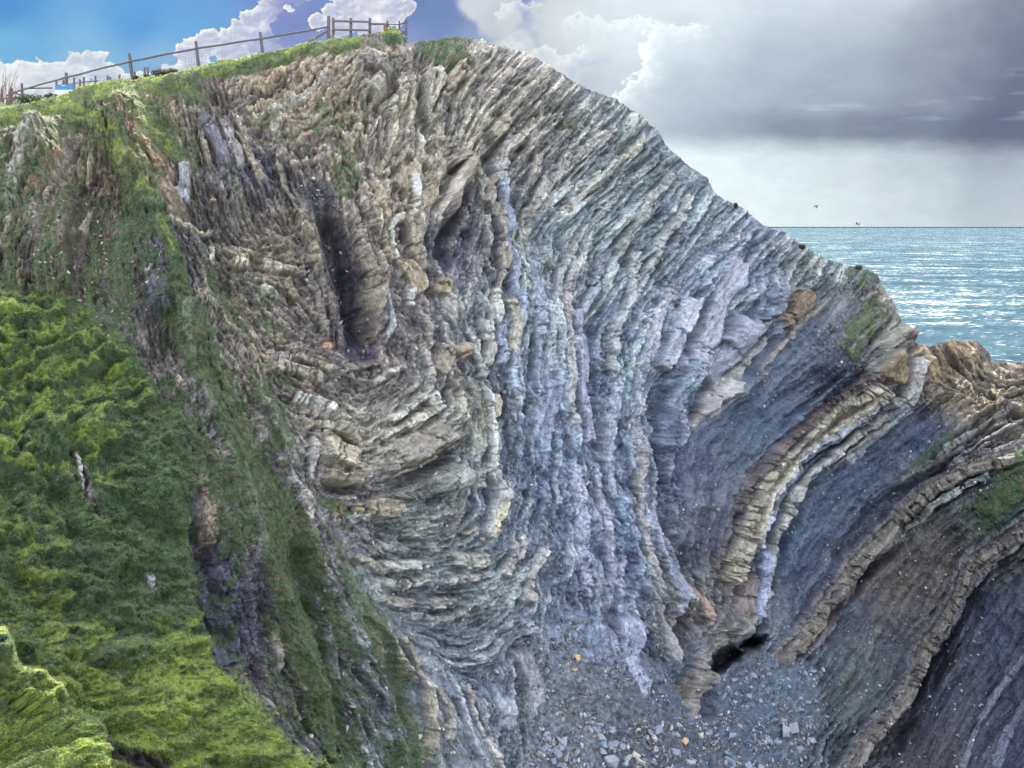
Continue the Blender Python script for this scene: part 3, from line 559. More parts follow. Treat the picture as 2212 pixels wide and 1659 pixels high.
 ([(158,978),(172,1020),(178,1060)],5,0.6,(200,196,186),20),([(182,1000),(196,1020),(200,1060),(196,1085)],10,0.7,(166,162,158),26),([(212,1095),(222,1120)],5,0.5,(196,194,188),20),([(318,1245),(330,1265)],6,0.5,(190,188,182),30),([(320,830),(332,870)],9,0.5,(164,162,160),30),([(430,850),(450,900)],9,0.6,(172,168,166),30),
]
for b in BEDS:
    bed(*b[:5])

# sharp silhouettes: near ground standing in front of what lies behind it (metres towards the camera)
def step_in(poly, soft, amt):
    m = poly_mask(poly, soft * 4); return sstep(-0.25, 0.25, m) * amt
FRONT = step_in([(-600,1330),(-10,1372),(48,1440),(144,1500),(228,1592),(250,1700),(270,2000),(-600,2000)], 5, 1.4)
FRONT = FRONT + step_in([(-600,1380),(300,1380),(420,1385),(470,1390),(500,1420),(600,1540),(700,1650),(800,1800),(900,2000),(-600,2000)], 26, 0.8)
FRONT = FRONT + step_in([(2212,1150),(2120,1240),(2085,1330),(2030,1400),(1985,1480),(1945,1560),(1880,1650),(1820,2000),(2700,2000),(2700,1100)], 12, -0.9)
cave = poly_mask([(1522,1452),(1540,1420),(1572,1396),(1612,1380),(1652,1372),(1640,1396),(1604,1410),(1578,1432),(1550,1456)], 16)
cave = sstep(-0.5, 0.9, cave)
FRONT = FRONT - cave * 6.0
FRONT = FRONT.astype(f32)

# ------------------------------------------------------------------ height of the fine relief (metres at 50 m)
e1, e2, e3 = V1[0], V2[0], V3[0]
blk1 = V1[3][0] * 0.55 + V1[3][1] * V1[1] * 0.45 + V1[3][2] * V1[2] * 0.5 - 0.7 * sstep(0.16, 0.0, e1)
blk2 = V2[3][0] * 0.5 + V2[3][1] * V2[1] * 0.45 + V2[3][2] * V2[2] * 0.5 - 0.6 * sstep(0.2, 0.0, e2)
blk3 = V3[3][0] * 0.5 + V3[3][1] * V3[1] * 0.45 + V3[3][2] * V3[2] * 0.5 - 0.4 * sstep(0.25, 0.0, e3)
blk5 = V5[3][0] * 0.4 + V5[3][1] * V5[1] * 0.7 + V5[3][2] * V5[2] * 0.7 - 0.3 * sstep(0.1, 0.0, V5[0])
def ledge(q, sharp):
    f = np.floor(q); return f + sstep(sharp, 1.0, q - f)
hA = ledge(LA * 0.9 + 0.35 * LB, 0.5) * 0.17; hB = ledge(LB * 1.2 + 0.3 * LC, 0.6) * 0.065; hC = LC * 0.03
grA = np.exp(-(LB / 0.14) ** 2) * 0.12 + np.exp(-((LA - 0.3) / 0.08) ** 2) * 0.30      # open bedding joints
rub = np.maximum(sstep(-0.25, 0.4, fbm(GX / 110, GY / 110, 3, 74)), JMB)                                # where it is broken into rubble
rock_h = hA * (1.15 - 0.5 * rub) * (1 - 0.85 * JMB) + hB * (1 - 0.6 * JMB) + hC - grA * (1 - 0.5 * rub) * (1 - 0.9 * JMB) + fbm(GX / 22, GY / 22, 5, 75) * 0.6 * JMB + blk1 * (0.16 + 0.14 * rub) + blk2 * (0.10 + 0.12 * rub) + blk3 * (0.05 + 0.06 * rub) + blk5 * (0.04 + 0.30 * rub) + fbm(GX / 80, GY / 80, 5, 71) * 1.3
bedk = 1 - (0.45 + 0.3 * BIGM) * BEDM
soft_h = hA * 0.28 + hB * 0.35 + hC * 0.8 - grA * 0.25 + blk3 * 0.06 + blk2 * 0.07 * rub + fbm(GX / 60, GY / 60, 6, 72) * 0.9
scr_h = (V3[3][0] * 0.3 + V4[3][0] * 0.3 * sstep(0.0, 0.4, V4[0]) + V4[3][1] * V4[1] * 0.3) * 0.16 + fbm(GX / 60, GY / 60, 5, 73) * 0.7
HR = rock_h * bedk + HB * (0.75 + 0.3 * BIGM)
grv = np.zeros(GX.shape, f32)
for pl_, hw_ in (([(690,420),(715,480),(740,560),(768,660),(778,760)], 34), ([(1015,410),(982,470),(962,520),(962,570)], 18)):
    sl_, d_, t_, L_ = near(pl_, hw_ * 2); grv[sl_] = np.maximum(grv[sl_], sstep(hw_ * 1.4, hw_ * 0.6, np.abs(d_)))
HR = HR * (1 - 0.65 * grv)
HR = mix(HR, soft_h + HB * 0.62, np.maximum(shale, mud * 0.75) * (1 - 0.5 * BEDM))
HR = mix(HR, scr_h, scr)
# turf: terracettes and tussocks, steps follow the height of the slope
tw = GY + GX * 0.34 + fbm(GX / 120, GY / 70, 4, 81) * 70 + fbm(GX / 34, GY / 26, 3, 82) * 26
per = mix(52, 92, sstep(800, 1659, GY))
ph = tw / per; fr_ = ph - np.floor(ph)
terr = np.where(fr_ < 0.60, fr_ / 0.60, (1 - fr_) / 0.40)          # bulges out going down, then cuts back under the lip
terr = sstep(0, 1, terr) * 0.3 + terr * 0.7
tmod = sstep(-0.6, 0.1, fbm(GX / 55, GY / 30, 3, 83))
tus = billow(GX / 26, GY / 17, 3, 84)
HT = (terr * mix(0.5, 0.56, sstep(800, 1500, GY)) * (0.35 + 0.65 * tmod) + tus * 0.16 + fbm(GX / 60, GY / 42, 3, 87) * 0.45 + fbm(GX / 9, GY / 7, 3, 86) * 0.08 + fbm(GX / 160, GY / 120, 3, 85) * 1.2)
thick = sstep(0.0, 0.8, VEG) * (0.3 + 0.7 * SLP)
TURFH = HT * mix(0.35, 1.0, thick)
RELF = H0 + mix(HR, TURFH * mix(0.9, 1.75, SLP) + 0.05 + H0 * 0, veg * mix(0.45, 1.0, thick))

# turf soil colour
gcol = mix(lin((70, 62, 34)), lin((58, 84, 32)), sstep(-0.4, 0.5, fbm(GX / 30, GY / 22, 4, 91))[..., None])
dark = mix(lin((58, 88, 56)), lin((92, 92, 66)), sstep(-0.3, 0.4, fbm(GX / 14, GY / 14, 3, 92))[..., None])
SHADT = np.clip(np.exp(-(((GX - 300) / 190) ** 2 + ((GY - 1230) / 170) ** 2)) * 1.2 + np.exp(-(((GX - 370) / 110) ** 2 + ((GY - 1000) / 160) ** 2)) + np.exp(-(((GX - 60) / 120) ** 2 + ((GY - 1080) / 90) ** 2)) * 0.6, 0, 1)  # shaded parts of the slope, painted as darker turf
rimr = np.interp(CX, [p[0] for p in RIM], [p[1] for p in RIM])
_w = mix(44, 17, sstep(330, 620, GX)) * (1 + 0.5 * fbm(GX / 40, GX * 0, 3, 97))
RIMM = sstep(_w, _w * 0.6, GY - rimr[None] + WY * 0.7) * sstep(900, 860, GX)
spur = np.zeros(GX.shape, f32)
for pl_, hw_ in (([(110,225),(180,250),(240,300),(280,370)], 16), ([(240,205),(290,235),(330,285),(380,330)], 11), ([(350,500),(375,560)], 6), ([(310,425),(350,470)], 12), ([(1905,690),(1860,725),(1840,760)], 3)):
    sl_, d_, t_, L_ = near(pl_, hw_ * 2); spur[sl_] = np.maximum(spur[sl_], sstep(hw_ * 1.6, hw_ * 0.5, np.abs(d_)))
crs = (sstep(0.15, 0.45, fr_) * sstep(0.66, 0.60, fr_) - 1.0 * sstep(0.62, 0.7, fr_)) * tmod  # sunlit lips lightened and shaded risers darkened in the turf colour
gbr = mix(lin((82, 100, 74)), lin((132, 150, 70)), sstep(-0.4, 0.4, fbm(GX / 40, GY / 30, 4, 94) + 0.5 * crs + 0.5 * sstep(1300, 1560, GY) - 1.1 * SHADT * sstep(1400, 1340, GY) + 0.15 * np.maximum(RIMM, spur))[..., None])
gcol = mix(mix(dark, gcol, thick[..., None]), gbr, np.maximum(np.maximum(SLP, RIMM), spur * 0.8)[..., None])
ALB = mix(RC, gcol, (veg * mix(0.75, 1.0, thick))[..., None])
sc_c = BASE * (1 + 0.35 * V3[3][1] + 0.3 * V4[3][1] * sstep(0.1, 0.5, V4[0]))[..., None] * 0.8
ALB = mix(ALB, sc_c, (scr * (1 - veg) * (1 - BEDM))[..., None])
dk = 1 - 0.30 * sstep(1500, 1600, GX + WX * 3 - (900 - GY) * 0.35) * (1 - 0.6 * BEDM) * sstep(560, 800, GY)  # shadow over the right-hand rock, darkened into its colour
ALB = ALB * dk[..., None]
ALB = ALB * (1 - 0.45 * cave)[..., None]  # gloom inside the cave painted into the rock colour
ALB = mix(ALB, lin((62, 64, 82)) * (0.8 + 0.5 * fbm(GX / 8, GY / 16, 3, 96))[..., None], (grv * 0.7)[..., None])  # shade of the deep grooves painted as dark navy
ALB = np.clip(ALB, 0.012, 0.62).astype(f32)

# ------------------------------------------------------------------ grid that ends exactly on the rim
rx = np.array([p[0] for p in RIM], float); ry = np.array([p[1] for p in RIM], float)
rimy = np.interp(CX, rx, ry) + fbm(CX / 18, CX * 0, 4, 15) * 5 + fbm(CX / 5, CX * 0 + 3, 2, 16) * 1.5
NV = 1080
tt = np.linspace(0, 1, NV)[:, None]
PY = (1880 + (rimy[None] - 1880) * tt).astype(f32); PX = np.broadcast_to(CX[None], PY.shape).astype(f32)
def samp(F):
    iy = (PY - CY[0]) / ST; y0 = np.clip(iy.astype(np.int32), 0, NY - 2); fy = (iy - y0)
    xi = np.arange(NX)[None]
    if F.ndim == 3: fy = fy[..., None]
    return (F[y0, xi] * (1 - fy) + F[y0 + 1, xi] * fy).astype(f32)
Dg = samp(D0)
P0 = to_world(PX.astype(float), PY.astype(float), Dg.astype(float))
Pf = to_world(PX.astype(float), PY.astype(float), (Dg - samp(FRONT)).astype(float))
def normals(P):
    du = np.gradient(P, axis=1); dv = np.gradient(P, axis=0)
    n = np.cross(du, dv); n /= np.linalg.norm(n, axis=-1, keepdims=True) + 1e-12
    return n * np.where(n[..., 1:2] > 0, -1, 1)
N0 = normals(P0)
# push along the smooth normal, tipped towards the open air
hs = samp(RELF) * (Dg / 50.0) ** 0.8
rimfade = sstep(0.0, 0.045, 1 - tt)
out = N0 * 0.75 + np.array([0, -0.45, 0.0]); out /= np.linalg.norm(out, axis=-1, keepdims=True)
P1 = Pf + out * hs[..., None] * (0.2 + 0.8 * rimfade)[..., None]
# keep the outline where it belongs: remove the mean height near the rim
col = samp(ALB); vg = samp(veg * mix(0.6, 1.0, thick)); vth = samp(thick); vsl = samp(SLP); vshade = samp(SHADT); vspur = samp(spur); vfr = samp(((fr_ > 0.30) & (fr_ < 0.63)).astype(f32) * tmod); sc_ = samp(scr); md_ = samp(mud)

# back of the rim: plateau on the left, seaward slope on the right
NB = 70
bd = (np.linspace(0, 1, NB + 1)[1:] ** 1.7)[:, None]
rimP = P1[-1]; xw = CX[None]
left = 1 - sstep(820, 960, xw)
run = mix(90.0, 75.0, left); yb = bd * run
plate = 0.145 * yb * sstep(520, 200, xw) + 0.02 * yb
sea_s = -0.9 * yb - 3.0 * (1 - np.exp(-yb / 2.0))
zb = mix(sea_s, plate * 1.0 - 0.05, left)
B = np.empty((NB, NX, 3)); B[..., 0] = rimP[None, :, 0] + 0.12 * yb; B[..., 1] = rimP[None, :, 1] + yb; B[..., 2] = rimP[None, :, 2] + zb
B[..., 2] += fbm(B[..., 0] / 3, B[..., 1] / 3, 4, 95) * 0.35 * np.minimum(1, yb / 3)
B[..., 2] = np.maximum(B[..., 2], -6)
gb = mix(lin((96, 84, 66)), lin((66, 88, 34)), left[..., None] * np.ones((NB, 1, 1)))
P = np.concatenate([P1, B], 0); ALBg = np.concatenate([col, np.broadcast_to(gb, (NB, NX, 3)).astype(f32)], 0)
vgA = np.concatenate([vg, np.broadcast_to(left * 0.9, (NB, NX))], 0)
NR = P.shape[0]
NW = normals(P1)

# ------------------------------------------------------------------ ground material
def nodes_mat(name):
    m = bpy.data.materials.new(name); m.use_nodes = True; t = m.node_tree
    return m, t, t.nodes['Principled BSDF']
def N(t, typ, **kw):
    n = t.nodes.new(typ)
    for k, v in kw.items():
        if k.startswith('i_'): n.inputs[k[2:].replace('_', ' ')].default_value = v
        else: setattr(n, k, v)
    return n
def ground_mat(name, rough, bumps, colvar, fine=9.0):
    m, t, b = nodes_mat(name); b.inputs['Roughness'].default_value = rough; b.inputs['Specular IOR Level'].default_value = 0.25
    at = N(t, 'ShaderNodeAttribute', attribute_name='rock'); tc = N(t, 'ShaderNodeTexCoord')
    n1 = N(t, 'ShaderNodeTexNoise', i_Scale=fine, i_Detail=7.0, i_Roughness=0.7); t.links.new(tc.outputs['Object'], n1.inputs['Vector'])
    n2 = N(t, 'ShaderNodeTexNoise', i_Scale=fine * 0.22, i_Detail=5.0, i_Roughness=0.65); t.links.new(tc.outputs['Object'], n2.inputs['Vector'])
    mr = N(t, 'ShaderNodeMapRange'); t.links.new(n1.outputs['Fac'], mr.inputs['Value'])
    mr.inputs['From Min'].default_value = 0.3; mr.inputs['From Max'].default_value = 0.7; mr.inputs['To Min'].default_value = 1 - colvar; mr.inputs['To Max'].default_value = 1 + colvar
    mr2 = N(t, 'ShaderNodeMapRange'); t.links.new(n2.outputs['Fac'], mr2.inputs['Value'])
    mr2.inputs['From Min'].default_value = 0.35; mr2.inputs['From Max'].default_value = 0.65; mr2.inputs['To Min'].default_value = 1 - colvar * 0.6; mr2.inputs['To Max'].default_value = 1 + colvar * 0.6
    mu = N(t, 'ShaderNodeMath', operation='MULTIPLY'); t.links.new(mr.outputs[0], mu.inputs[0]); t.links.new(mr2.outputs[0], mu.inputs[1])
    vm = N(t, 'ShaderNodeVectorMath', operation='SCALE'); t.links.new(at.outputs['Color'], vm.inputs[0]); t.links.new(mu.outputs[0], vm.inputs['Scale'])
    t.links.new(vm.outputs[0], b.inputs['Base Color'])
    vo = N(t, 'ShaderNodeTexVoronoi', feature='DISTANCE_TO_EDGE', i_Scale=fine * 0.35)
    wv = N(t, 'ShaderNodeVectorMath', operation='ADD'); t.links.new(tc.outputs['Object'], wv.inputs[0]); 
    sc2 = N(t, 'ShaderNodeVectorMath', operation='SCALE'); sc2.inputs['Scale'].default_value = 0.25; t.links.new(n2.outputs['Color'], sc2.inputs[0]); t.links.new(sc2.outputs[0], wv.inputs[1])
    t.links.new(wv.outputs[0], vo.inputs['Vector'])
    cr = N(t, 'ShaderNodeMapRange'); cr.inputs['From Max'].default_value = 0.09; t.links.new(vo.outputs['Distance'], cr.inputs['Value'])
    h = N(t, 'ShaderNodeMath', operation='MULTIPLY_ADD'); t.links.new(cr.outputs[0], h.inputs[0]); h.inputs[1].default_value = bumps[1]; t.links.new(n1.outputs['Fac'], h.inputs[2])
    bp = N(t, 'ShaderNodeBump'); bp.inputs['Strength'].default_value = 1.0; bp.inputs['Distance'].default_value = bumps[0]
    t.links.new(h.outputs[0], bp.inputs['Height']); t.links.new(bp.outputs[0], b.inputs['Normal'])
    return m
M_ROCK = ground_mat('folded_rock', 0.85, (0.16, 0.35), 0.30, 7.0)
M_TURF = ground_mat('turf_soil', 0.95, (0.05, 0.0), 0.25, 14.0)
M_SCREE = ground_mat('shale_rubble', 0.9, (0.08, 0.5), 0.3, 9.0)

# split the ground sheet into its named pieces
face_y, face_x = np.mgrid[0:NR - 1, 0:NX - 1]
v00 = (face_y * NX + face_x); F = np.stack([v00, v00 + 1, v00 + NX + 1, v00 + NX], -1).reshape(-1, 4)
cxg = np.concatenate([PX, np.broadcast_to(CX[None], (NB, NX))], 0); cyg = np.concatenate([PY, np.full((NB, NX), -99.0)], 0)
slope_m = up(poly_mask([(-500,-200),(860,-200),(860,60),(300,205),(345,470),(395,900),(425,1220),(480,1420),(640,1590),(730,1680),(900,2100),(-500,2100)], 2), GX.shape)
sm_g = np.concatenate([samp(slope_m), np.zeros((NB, NX))], 0)
scg = np.concatenate([sc_, np.zeros((NB, NX))], 0)
arm_m = poly_mask([(1500,1700),(1495,1420),(1530,1330),(1540,1180),(1560,1050),(1700,900),(1800,600),(1800,300),(2700,300),(2700,2100),(1500,2100)], 2)
amg = np.concatenate([samp(arm_m), np.full((NB, NX), -1.0)], 0)
piece = np.zeros((NR, NX), int)
piece[amg > 0] = 1
piece[scg > 0.5] = 2
piece[(sm_g > 0)] = 3
piece[NV:, :] = np.where(cxg[NV:, :] < 890, 4, np.where(cxg[NV:, :] > 1800, 1, 0))
fp = piece[:-1, :-1].ravel()
allv = P.reshape(-1, 3); allc = ALBg.reshape(-1, 3); allg = vgA.reshape(-1)
for k, nm, mt in ((0, 'cliff', M_ROCK), (1, 'headland', M_ROCK), (2, 'scree_slope', M_SCREE), (3, 'grassy_slope', M_ROCK), (4, 'clifftop', M_TURF)):
    ff = F[fp == k]; used = np.unique(ff); rem = np.zeros(len(allv), np.int32); rem[used] = np.arange(len(used))
    o = mesh_np(nm, allv[used], rem[ff], mt, smooth=False, colors=allc[used])
    tag(o, kind='structure')

# ------------------------------------------------------------------ sky backdrop: distant cloud banks
def emis_mat(name):
    m = bpy.data.materials.new(name); m.use_nodes = True; t = m.node_tree; t.nodes.clear()
    at = t.nodes.new('ShaderNodeAttribute'); at.attribute_name = 'rock'; em = t.nodes.new('ShaderNodeEmission'); ou = t.nodes.new('ShaderNodeOutputMaterial')
    em.inputs[1].default_value = 1.0; t.links.new(at.outputs['Color'], em.inputs[0]); t.links.new(em.outputs[0], ou.inputs[0]); return m
az = np.concatenate([np.linspace(-100, -36, 120, endpoint=False), np.linspace(-36, 36, 1150), np.linspace(36, 100, 121)[1:]])
el = np.concatenate([np.linspace(-1.5, -0.3, 4, endpoint=False), np.linspace(-0.3, 17.5, 420), np.linspace(17.5, 19, 6)[1:]])
AZ, EL = np.meshgrid(np.radians(az), np.radians(el))
dx_ = np.sin(AZ) * np.cos(EL); dy_ = np.cos(AZ) * np.cos(EL); dz_ = np.sin(EL)
# picture-like coordinates of a direction (only to place the clouds by bearing and height)
azc = np.clip(AZ, R(-50), R(50))
ex = np.sin(azc) * np.cos(EL); ey = np.cos(azc) * np.cos(EL)
dep = ey * cP - dz_ * sP; upc = ey * sP + dz_ * cP
sx_ = CHW / 2 + FP * ex / dep + np.degrees(AZ - azc) * 40; sy_ = CHH / 2 - FP * upc / dep
SKC = [(-300,-200,88,150,212),(0,0,88,152,214),(300,40,100,164,222),(0,110,122,184,226),(200,150,140,192,228),(420,60,112,170,224),(350,140,142,188,226),(600,100,134,168,212),(640,60,112,136,196),(700,70,128,150,204),(900,60,126,150,200),(960,30,120,142,192),(900,5,112,132,186),(560,-100,96,140,206),
 (500,300,170,205,228),(1020,100,150,168,200)]
def idw(keys, x, y, p=1.7, s0=1500):
    C = np.zeros(x.shape + (3,)); w = np.zeros(x.shape)
    for a, b, *c in keys:
        k = 1 / ((x - a) ** 2 + (y - b) ** 2 + s0) ** p; C += k[..., None] * lin(c); w += k
    return C / w[..., None]
nwx = fbm(sx_ / 110, sy_ / 80, 5, 201) * 60; nwy = fbm(sx_ / 110, sy_ / 80, 5, 203) * 30
SKY = idw(SKC, sx_, sy_)
def cumulus(blobs, keys, rim_w=0.22, edge=0.05, sx=46, rimc=(252, 252, 250), seed=210, soft=1.0, lump=0.55, relk=1.0):
    """cloud bank: union of lobes with billowing edge, bright silver lining where thin, shadowed inside"""
    global SKY
    F = np.full(sx_.shape, -3.0)
    for bx_, by_, br in blobs: F = np.maximum(F, 1 - np.hypot(sx_ + nwx * 0.25 - bx_, (sy_ + nwy * 0.25 - by_) * 1.1) / br)
    bl = billow(sx_ / sx, sy_ / (sx * 0.8), 5, seed) - 0.62
    G = F + bl * lump
    dens = sstep(0, edge * soft, G)
    body = idw(keys, sx_, sy_)
    lum_ = sstep(rim_w, 0.0, G) 
    # light on the sunward shoulder of every billow
    b2 = billow((sx_ - 5) / sx, (sy_ - 7) / (sx * 0.8), 5, seed) - 0.62
    rel = np.clip((bl - b2) * 2.6, -0.5, 1) * relk * sstep(0.5, 0.05, G * (1.2 - relk) * 2)
    c = mix(body, lin(rimc), np.clip(lum_ * 0.9 + np.clip(rel, 0, 1) * 0.75, 0, 1)[..., None]) * (1 + 0.25 * np.clip(rel, -0.5, 0))[..., None]
    SKY = mix(SKY, c, dens[..., None])
# pale haze low on the left
SKY = mix(SKY, lin((226, 232, 236)), (sstep(150, 330, sy_ + nwy) * sstep(1100, 500, sx_))[..., None] * 0.85)
cumulus([(-80,160,70),(0,178,58),(62,172,52),(120,160,44),(165,143,34),(200,140,36),(235,165,40),(20,250,110),(130,240,110),(240,230,80),(300,200,50),(360,195,44),(-200,170,90),(-320,150,110)],
        [(0,160,236,238,240),(100,180,214,222,232),(200,190,196,212,230),(250,230,225,230,238),(0,300,226,230,236)], rim_w=0.3, seed=211, sx=60)
cumulus([(380,175,46),(415,120,40),(448,92,34),(490,100,44),(520,70,34),(545,48,34),(500,130,50),(560,90,46),(575,28,32),(600,-5,34),(640,-20,34),(565,125,36),(640,-60,60),(330,190,30)],
        [(430,130,196,204,224),(500,90,204,210,230),(560,110,178,190,220),(600,20,196,200,226),(400,180,220,226,238)], rim_w=0.34, seed=223, sx=44)
SKY = mix(SKY, idw([(620,60,132,148,204),(700,20,126,142,196),(640,0,140,152,206)], sx_, sy_), (sstep(575, 620, sx_ + sy_ * 0.15 + nwx * 0.3) * sstep(720, 650, sx_) * sstep(140, 90, sy_))[..., None] * 0.9)
cumulus([(630,22,6),(624,17,6),(617,14,5)], [(620,20,235,238,245)], rim_w=0.3, seed=231, sx=30, lump=0.3)
cumulus([(690,46,22),(715,30,24),(745,18,30),(780,40,34),(800,10,44),(845,22,40),(880,16,22),(835,-30,60),(760,-20,50),(740,55,30),(800,62,30)],
        [(720,60,200,206,226),(800,30,226,228,238),(860,30,190,196,218),(760,20,196,200,222)], rim_w=0.36, seed=241, sx=36)
SKY = mix(SKY, lin((150, 168, 208)), (sstep(40, 90, sy_) * sstep(640, 700, sx_) * sstep(960, 880, sx_))[..., None] * 0.55)
GK = [(1010,0,210,216,224),(1100,60,196,202,210),(1100,160,176,182,194),(1250,80,216,218,220),(1250,180,176,182,194),(1360,60,226,228,228),(1380,180,206,210,214),(1500,20,226,228,228),(1500,80,186,190,198),(1450,200,160,168,182),
 (1600,0,234,235,234),(1800,-10,224,226,226),(1950,-20,205,208,212),(1720,60,190,194,202),(1620,60,168,174,186),(1650,130,148,158,176),(1600,230,172,178,190),(1800,100,138,146,166),(1750,180,146,154,172),(1850,190,164,170,186),(2000,60,128,134,152),(2000,200,132,138,158),(2150,20,112,118,138),
 (2212,150,88,92,124),(2150,260,78,84,114),(2400,200,78,82,112),(1900,255,122,128,148),(1500,260,150,156,174),(1700,280,120,127,148),(1900,300,98,106,130),(2100,300,80,88,116),(1480,290,160,166,180),(1650,298,122,130,150)]
cumulus([(1075,40,60),(1050,5,70),(1120,110,70),(1180,170,80),(1240,60,130),(1300,200,110),(1400,0,200),(1500,200,220),(1700,100,260),(1900,150,300),(2200,100,340),(2600,100,420),(2700,0,500),(1300,-200,280),(1800,-250,400)], GK, rim_w=0.10, seed=251, sx=90, lump=0.30, relk=0.12, soft=8)
SKY = mix(SKY, idw(GK, sx_ + nwx, sy_ + nwy, 1.5, 9000), (sstep(1150, 1350, sx_ + nwx))[..., None])
# silver edges where a nearer bank overlaps a brighter one: sharp outside, fading inwards
def silver(pts, width, k, colr=(242, 244, 243), lump=16, side=1):
    global SKY
    wx = sx_ + fbm(sx_ / 26, sy_ / 22, 4, 268) * lump * 1.6; wy = sy_ + (billow(sx_ / 30, sy_ / 26, 3, 269) - 0.6) * lump * 1.6
    best = np.full(sx_.shape, 1e9); sg = np.zeros(sx_.shape); te = np.zeros(sx_.shape); S_ = spline(pts, 20); L = np.r_[0, np.cumsum(np.hypot(*np.diff(S_, axis=0).T))]
    for i, (a, b) in enumerate(zip(S_[:-1], S_[1:])):
        v = b - a; l = np.hypot(*v) + 1e-9; v = v / l; t = np.clip((wx - a[0]) * v[0] + (wy - a[1]) * v[1], 0, l)
        ex_, ey_ = wx - a[0] - t * v[0], wy - a[1] - t * v[1]; d = np.hypot(ex_, ey_); m = d < best
        best = np.where(m, d, best); sg = np.where(m, np.sign((wx - a[0]) * -v[1] + (wy - a[1]) * v[0]), sg); te = np.where(m, t + L[i], te)
    d = best * sg * side; fade = sstep(0, 40, te) * sstep(0, 40, L[-1] - te)
    m = sstep(-5, 2, d) * np.exp(-np.clip(d, 0, None) / width) * fade * k * sstep(-1, 0, d + 6)
    SKY = mix(SKY, lin(colr), np.clip(m, 0, 1)[..., None])
silver([(1420,40),(1392,80),(1384,120),(1392,150),(1360,170),(1340,200),(1300,215),(1270,240)], 22, 0.95, side=-1)
silver([(1060,60),(1080,20),(1130,0),(1180,20)], 16, 0.8, side=1)
silver([(1130,150),(1150,110),(1190,100),(1215,130),(1240,110),(1290,95)], 16, 0.7, side=1)
silver([(1060,110),(1110,100),(1140,130),(1180,160),(1210,190),(1250,215)], 18, 0.8, side=-1)
silver([(1200,60),(1250,30),(1320,50),(1380,40),(1460,60),(1540,52)], 22, 0.6, side=1)
LOW = [(1450,320,214,220,222),(1500,400,222,226,224),(1650,330,196,202,206),(1650,420,212,216,214),(1800,350,184,190,192),(1850,440,204,208,206),(2000,340,164,170,178),(2000,420,188,194,196),(2150,330,120,128,148),(2200,400,168,174,182),(2200,470,184,188,194),(1500,480,224,228,226),(1800,480,208,214,214),(2600,400,150,156,172),
 (800,400,205,215,225),(300,400,200,214,228),(-300,400,195,210,228)]
lb_ = sstep(282, 346, sy_ + nwy * 0.35 + fbm(sx_ / 60, sy_ / 18, 3, 281) * 9 - (sx_ - 1700) * 0.012)
lowc = idw(LOW, sx_ + nwx, sy_, 1.5, 9000) * (1 + 0.05 * fbm(sx_ / 50, sy_ / 14, 4, 283))[..., None]
SKY = mix(SKY, lowc, (lb_ * sstep(1150, 1350, sx_))[..., None])
wisp = sstep(0.1, 0.6, fbm(sx_ / 160, sy_ / 26, 5, 291)) * sstep(1500, 1800, sx_) * sstep(320, 240, sy_) * sstep(120, 200, sy_)
SKY = mix(SKY, lin((188, 194, 206)), wisp[..., None] * 0.4)
bandd = sstep(225, 262, sy_ + nwy * 0.4) * sstep(312, 285, sy_ + nwy * 0.3) * sstep(1450, 1750, sx_ + nwx)
SKY = mix(SKY, lin((92, 100, 126)), bandd[..., None] * 0.4)
SKY *= (1 + 0.035 * fbm(sx_ / 34, sy_ / 20, 4, 295) + 0.07 * fbm(sx_ / 140, sy_ / 70, 4, 297))[..., None]
SKY *= mix(np.ones(3), np.array([1.22, 1.36, 1.36]), (sstep(1000, 1500, sx_))[..., None])
gl_ = SKY @ np.array([0.25, 0.6, 0.15]); SKY = mix(SKY, gl_[..., None] * np.array([0.95, 1.0, 1.12]), (sstep(1050, 1500, sx_) * 0.35)[..., None])
RAD = 30000.0
sv_ = np.stack([dx_ * RAD, dy_ * RAD, dz_ * RAD + 40], -1).reshape(-1, 3)
h_, w_ = AZ.shape; yy_, xx_ = np.mgrid[0:h_ - 1, 0:w_ - 1]; q = yy_ * w_ + xx_
sf = np.stack([q, q + 1, q + w_ + 1, q + w_], -1).reshape(-1, 4)
tag(mesh_np('sky', sv_, sf, emis_mat('cloudy_sky'), colors=np.clip(SKY, 0, 1.0).reshape(-1, 3) / 2 ** EXPO), kind='structure')

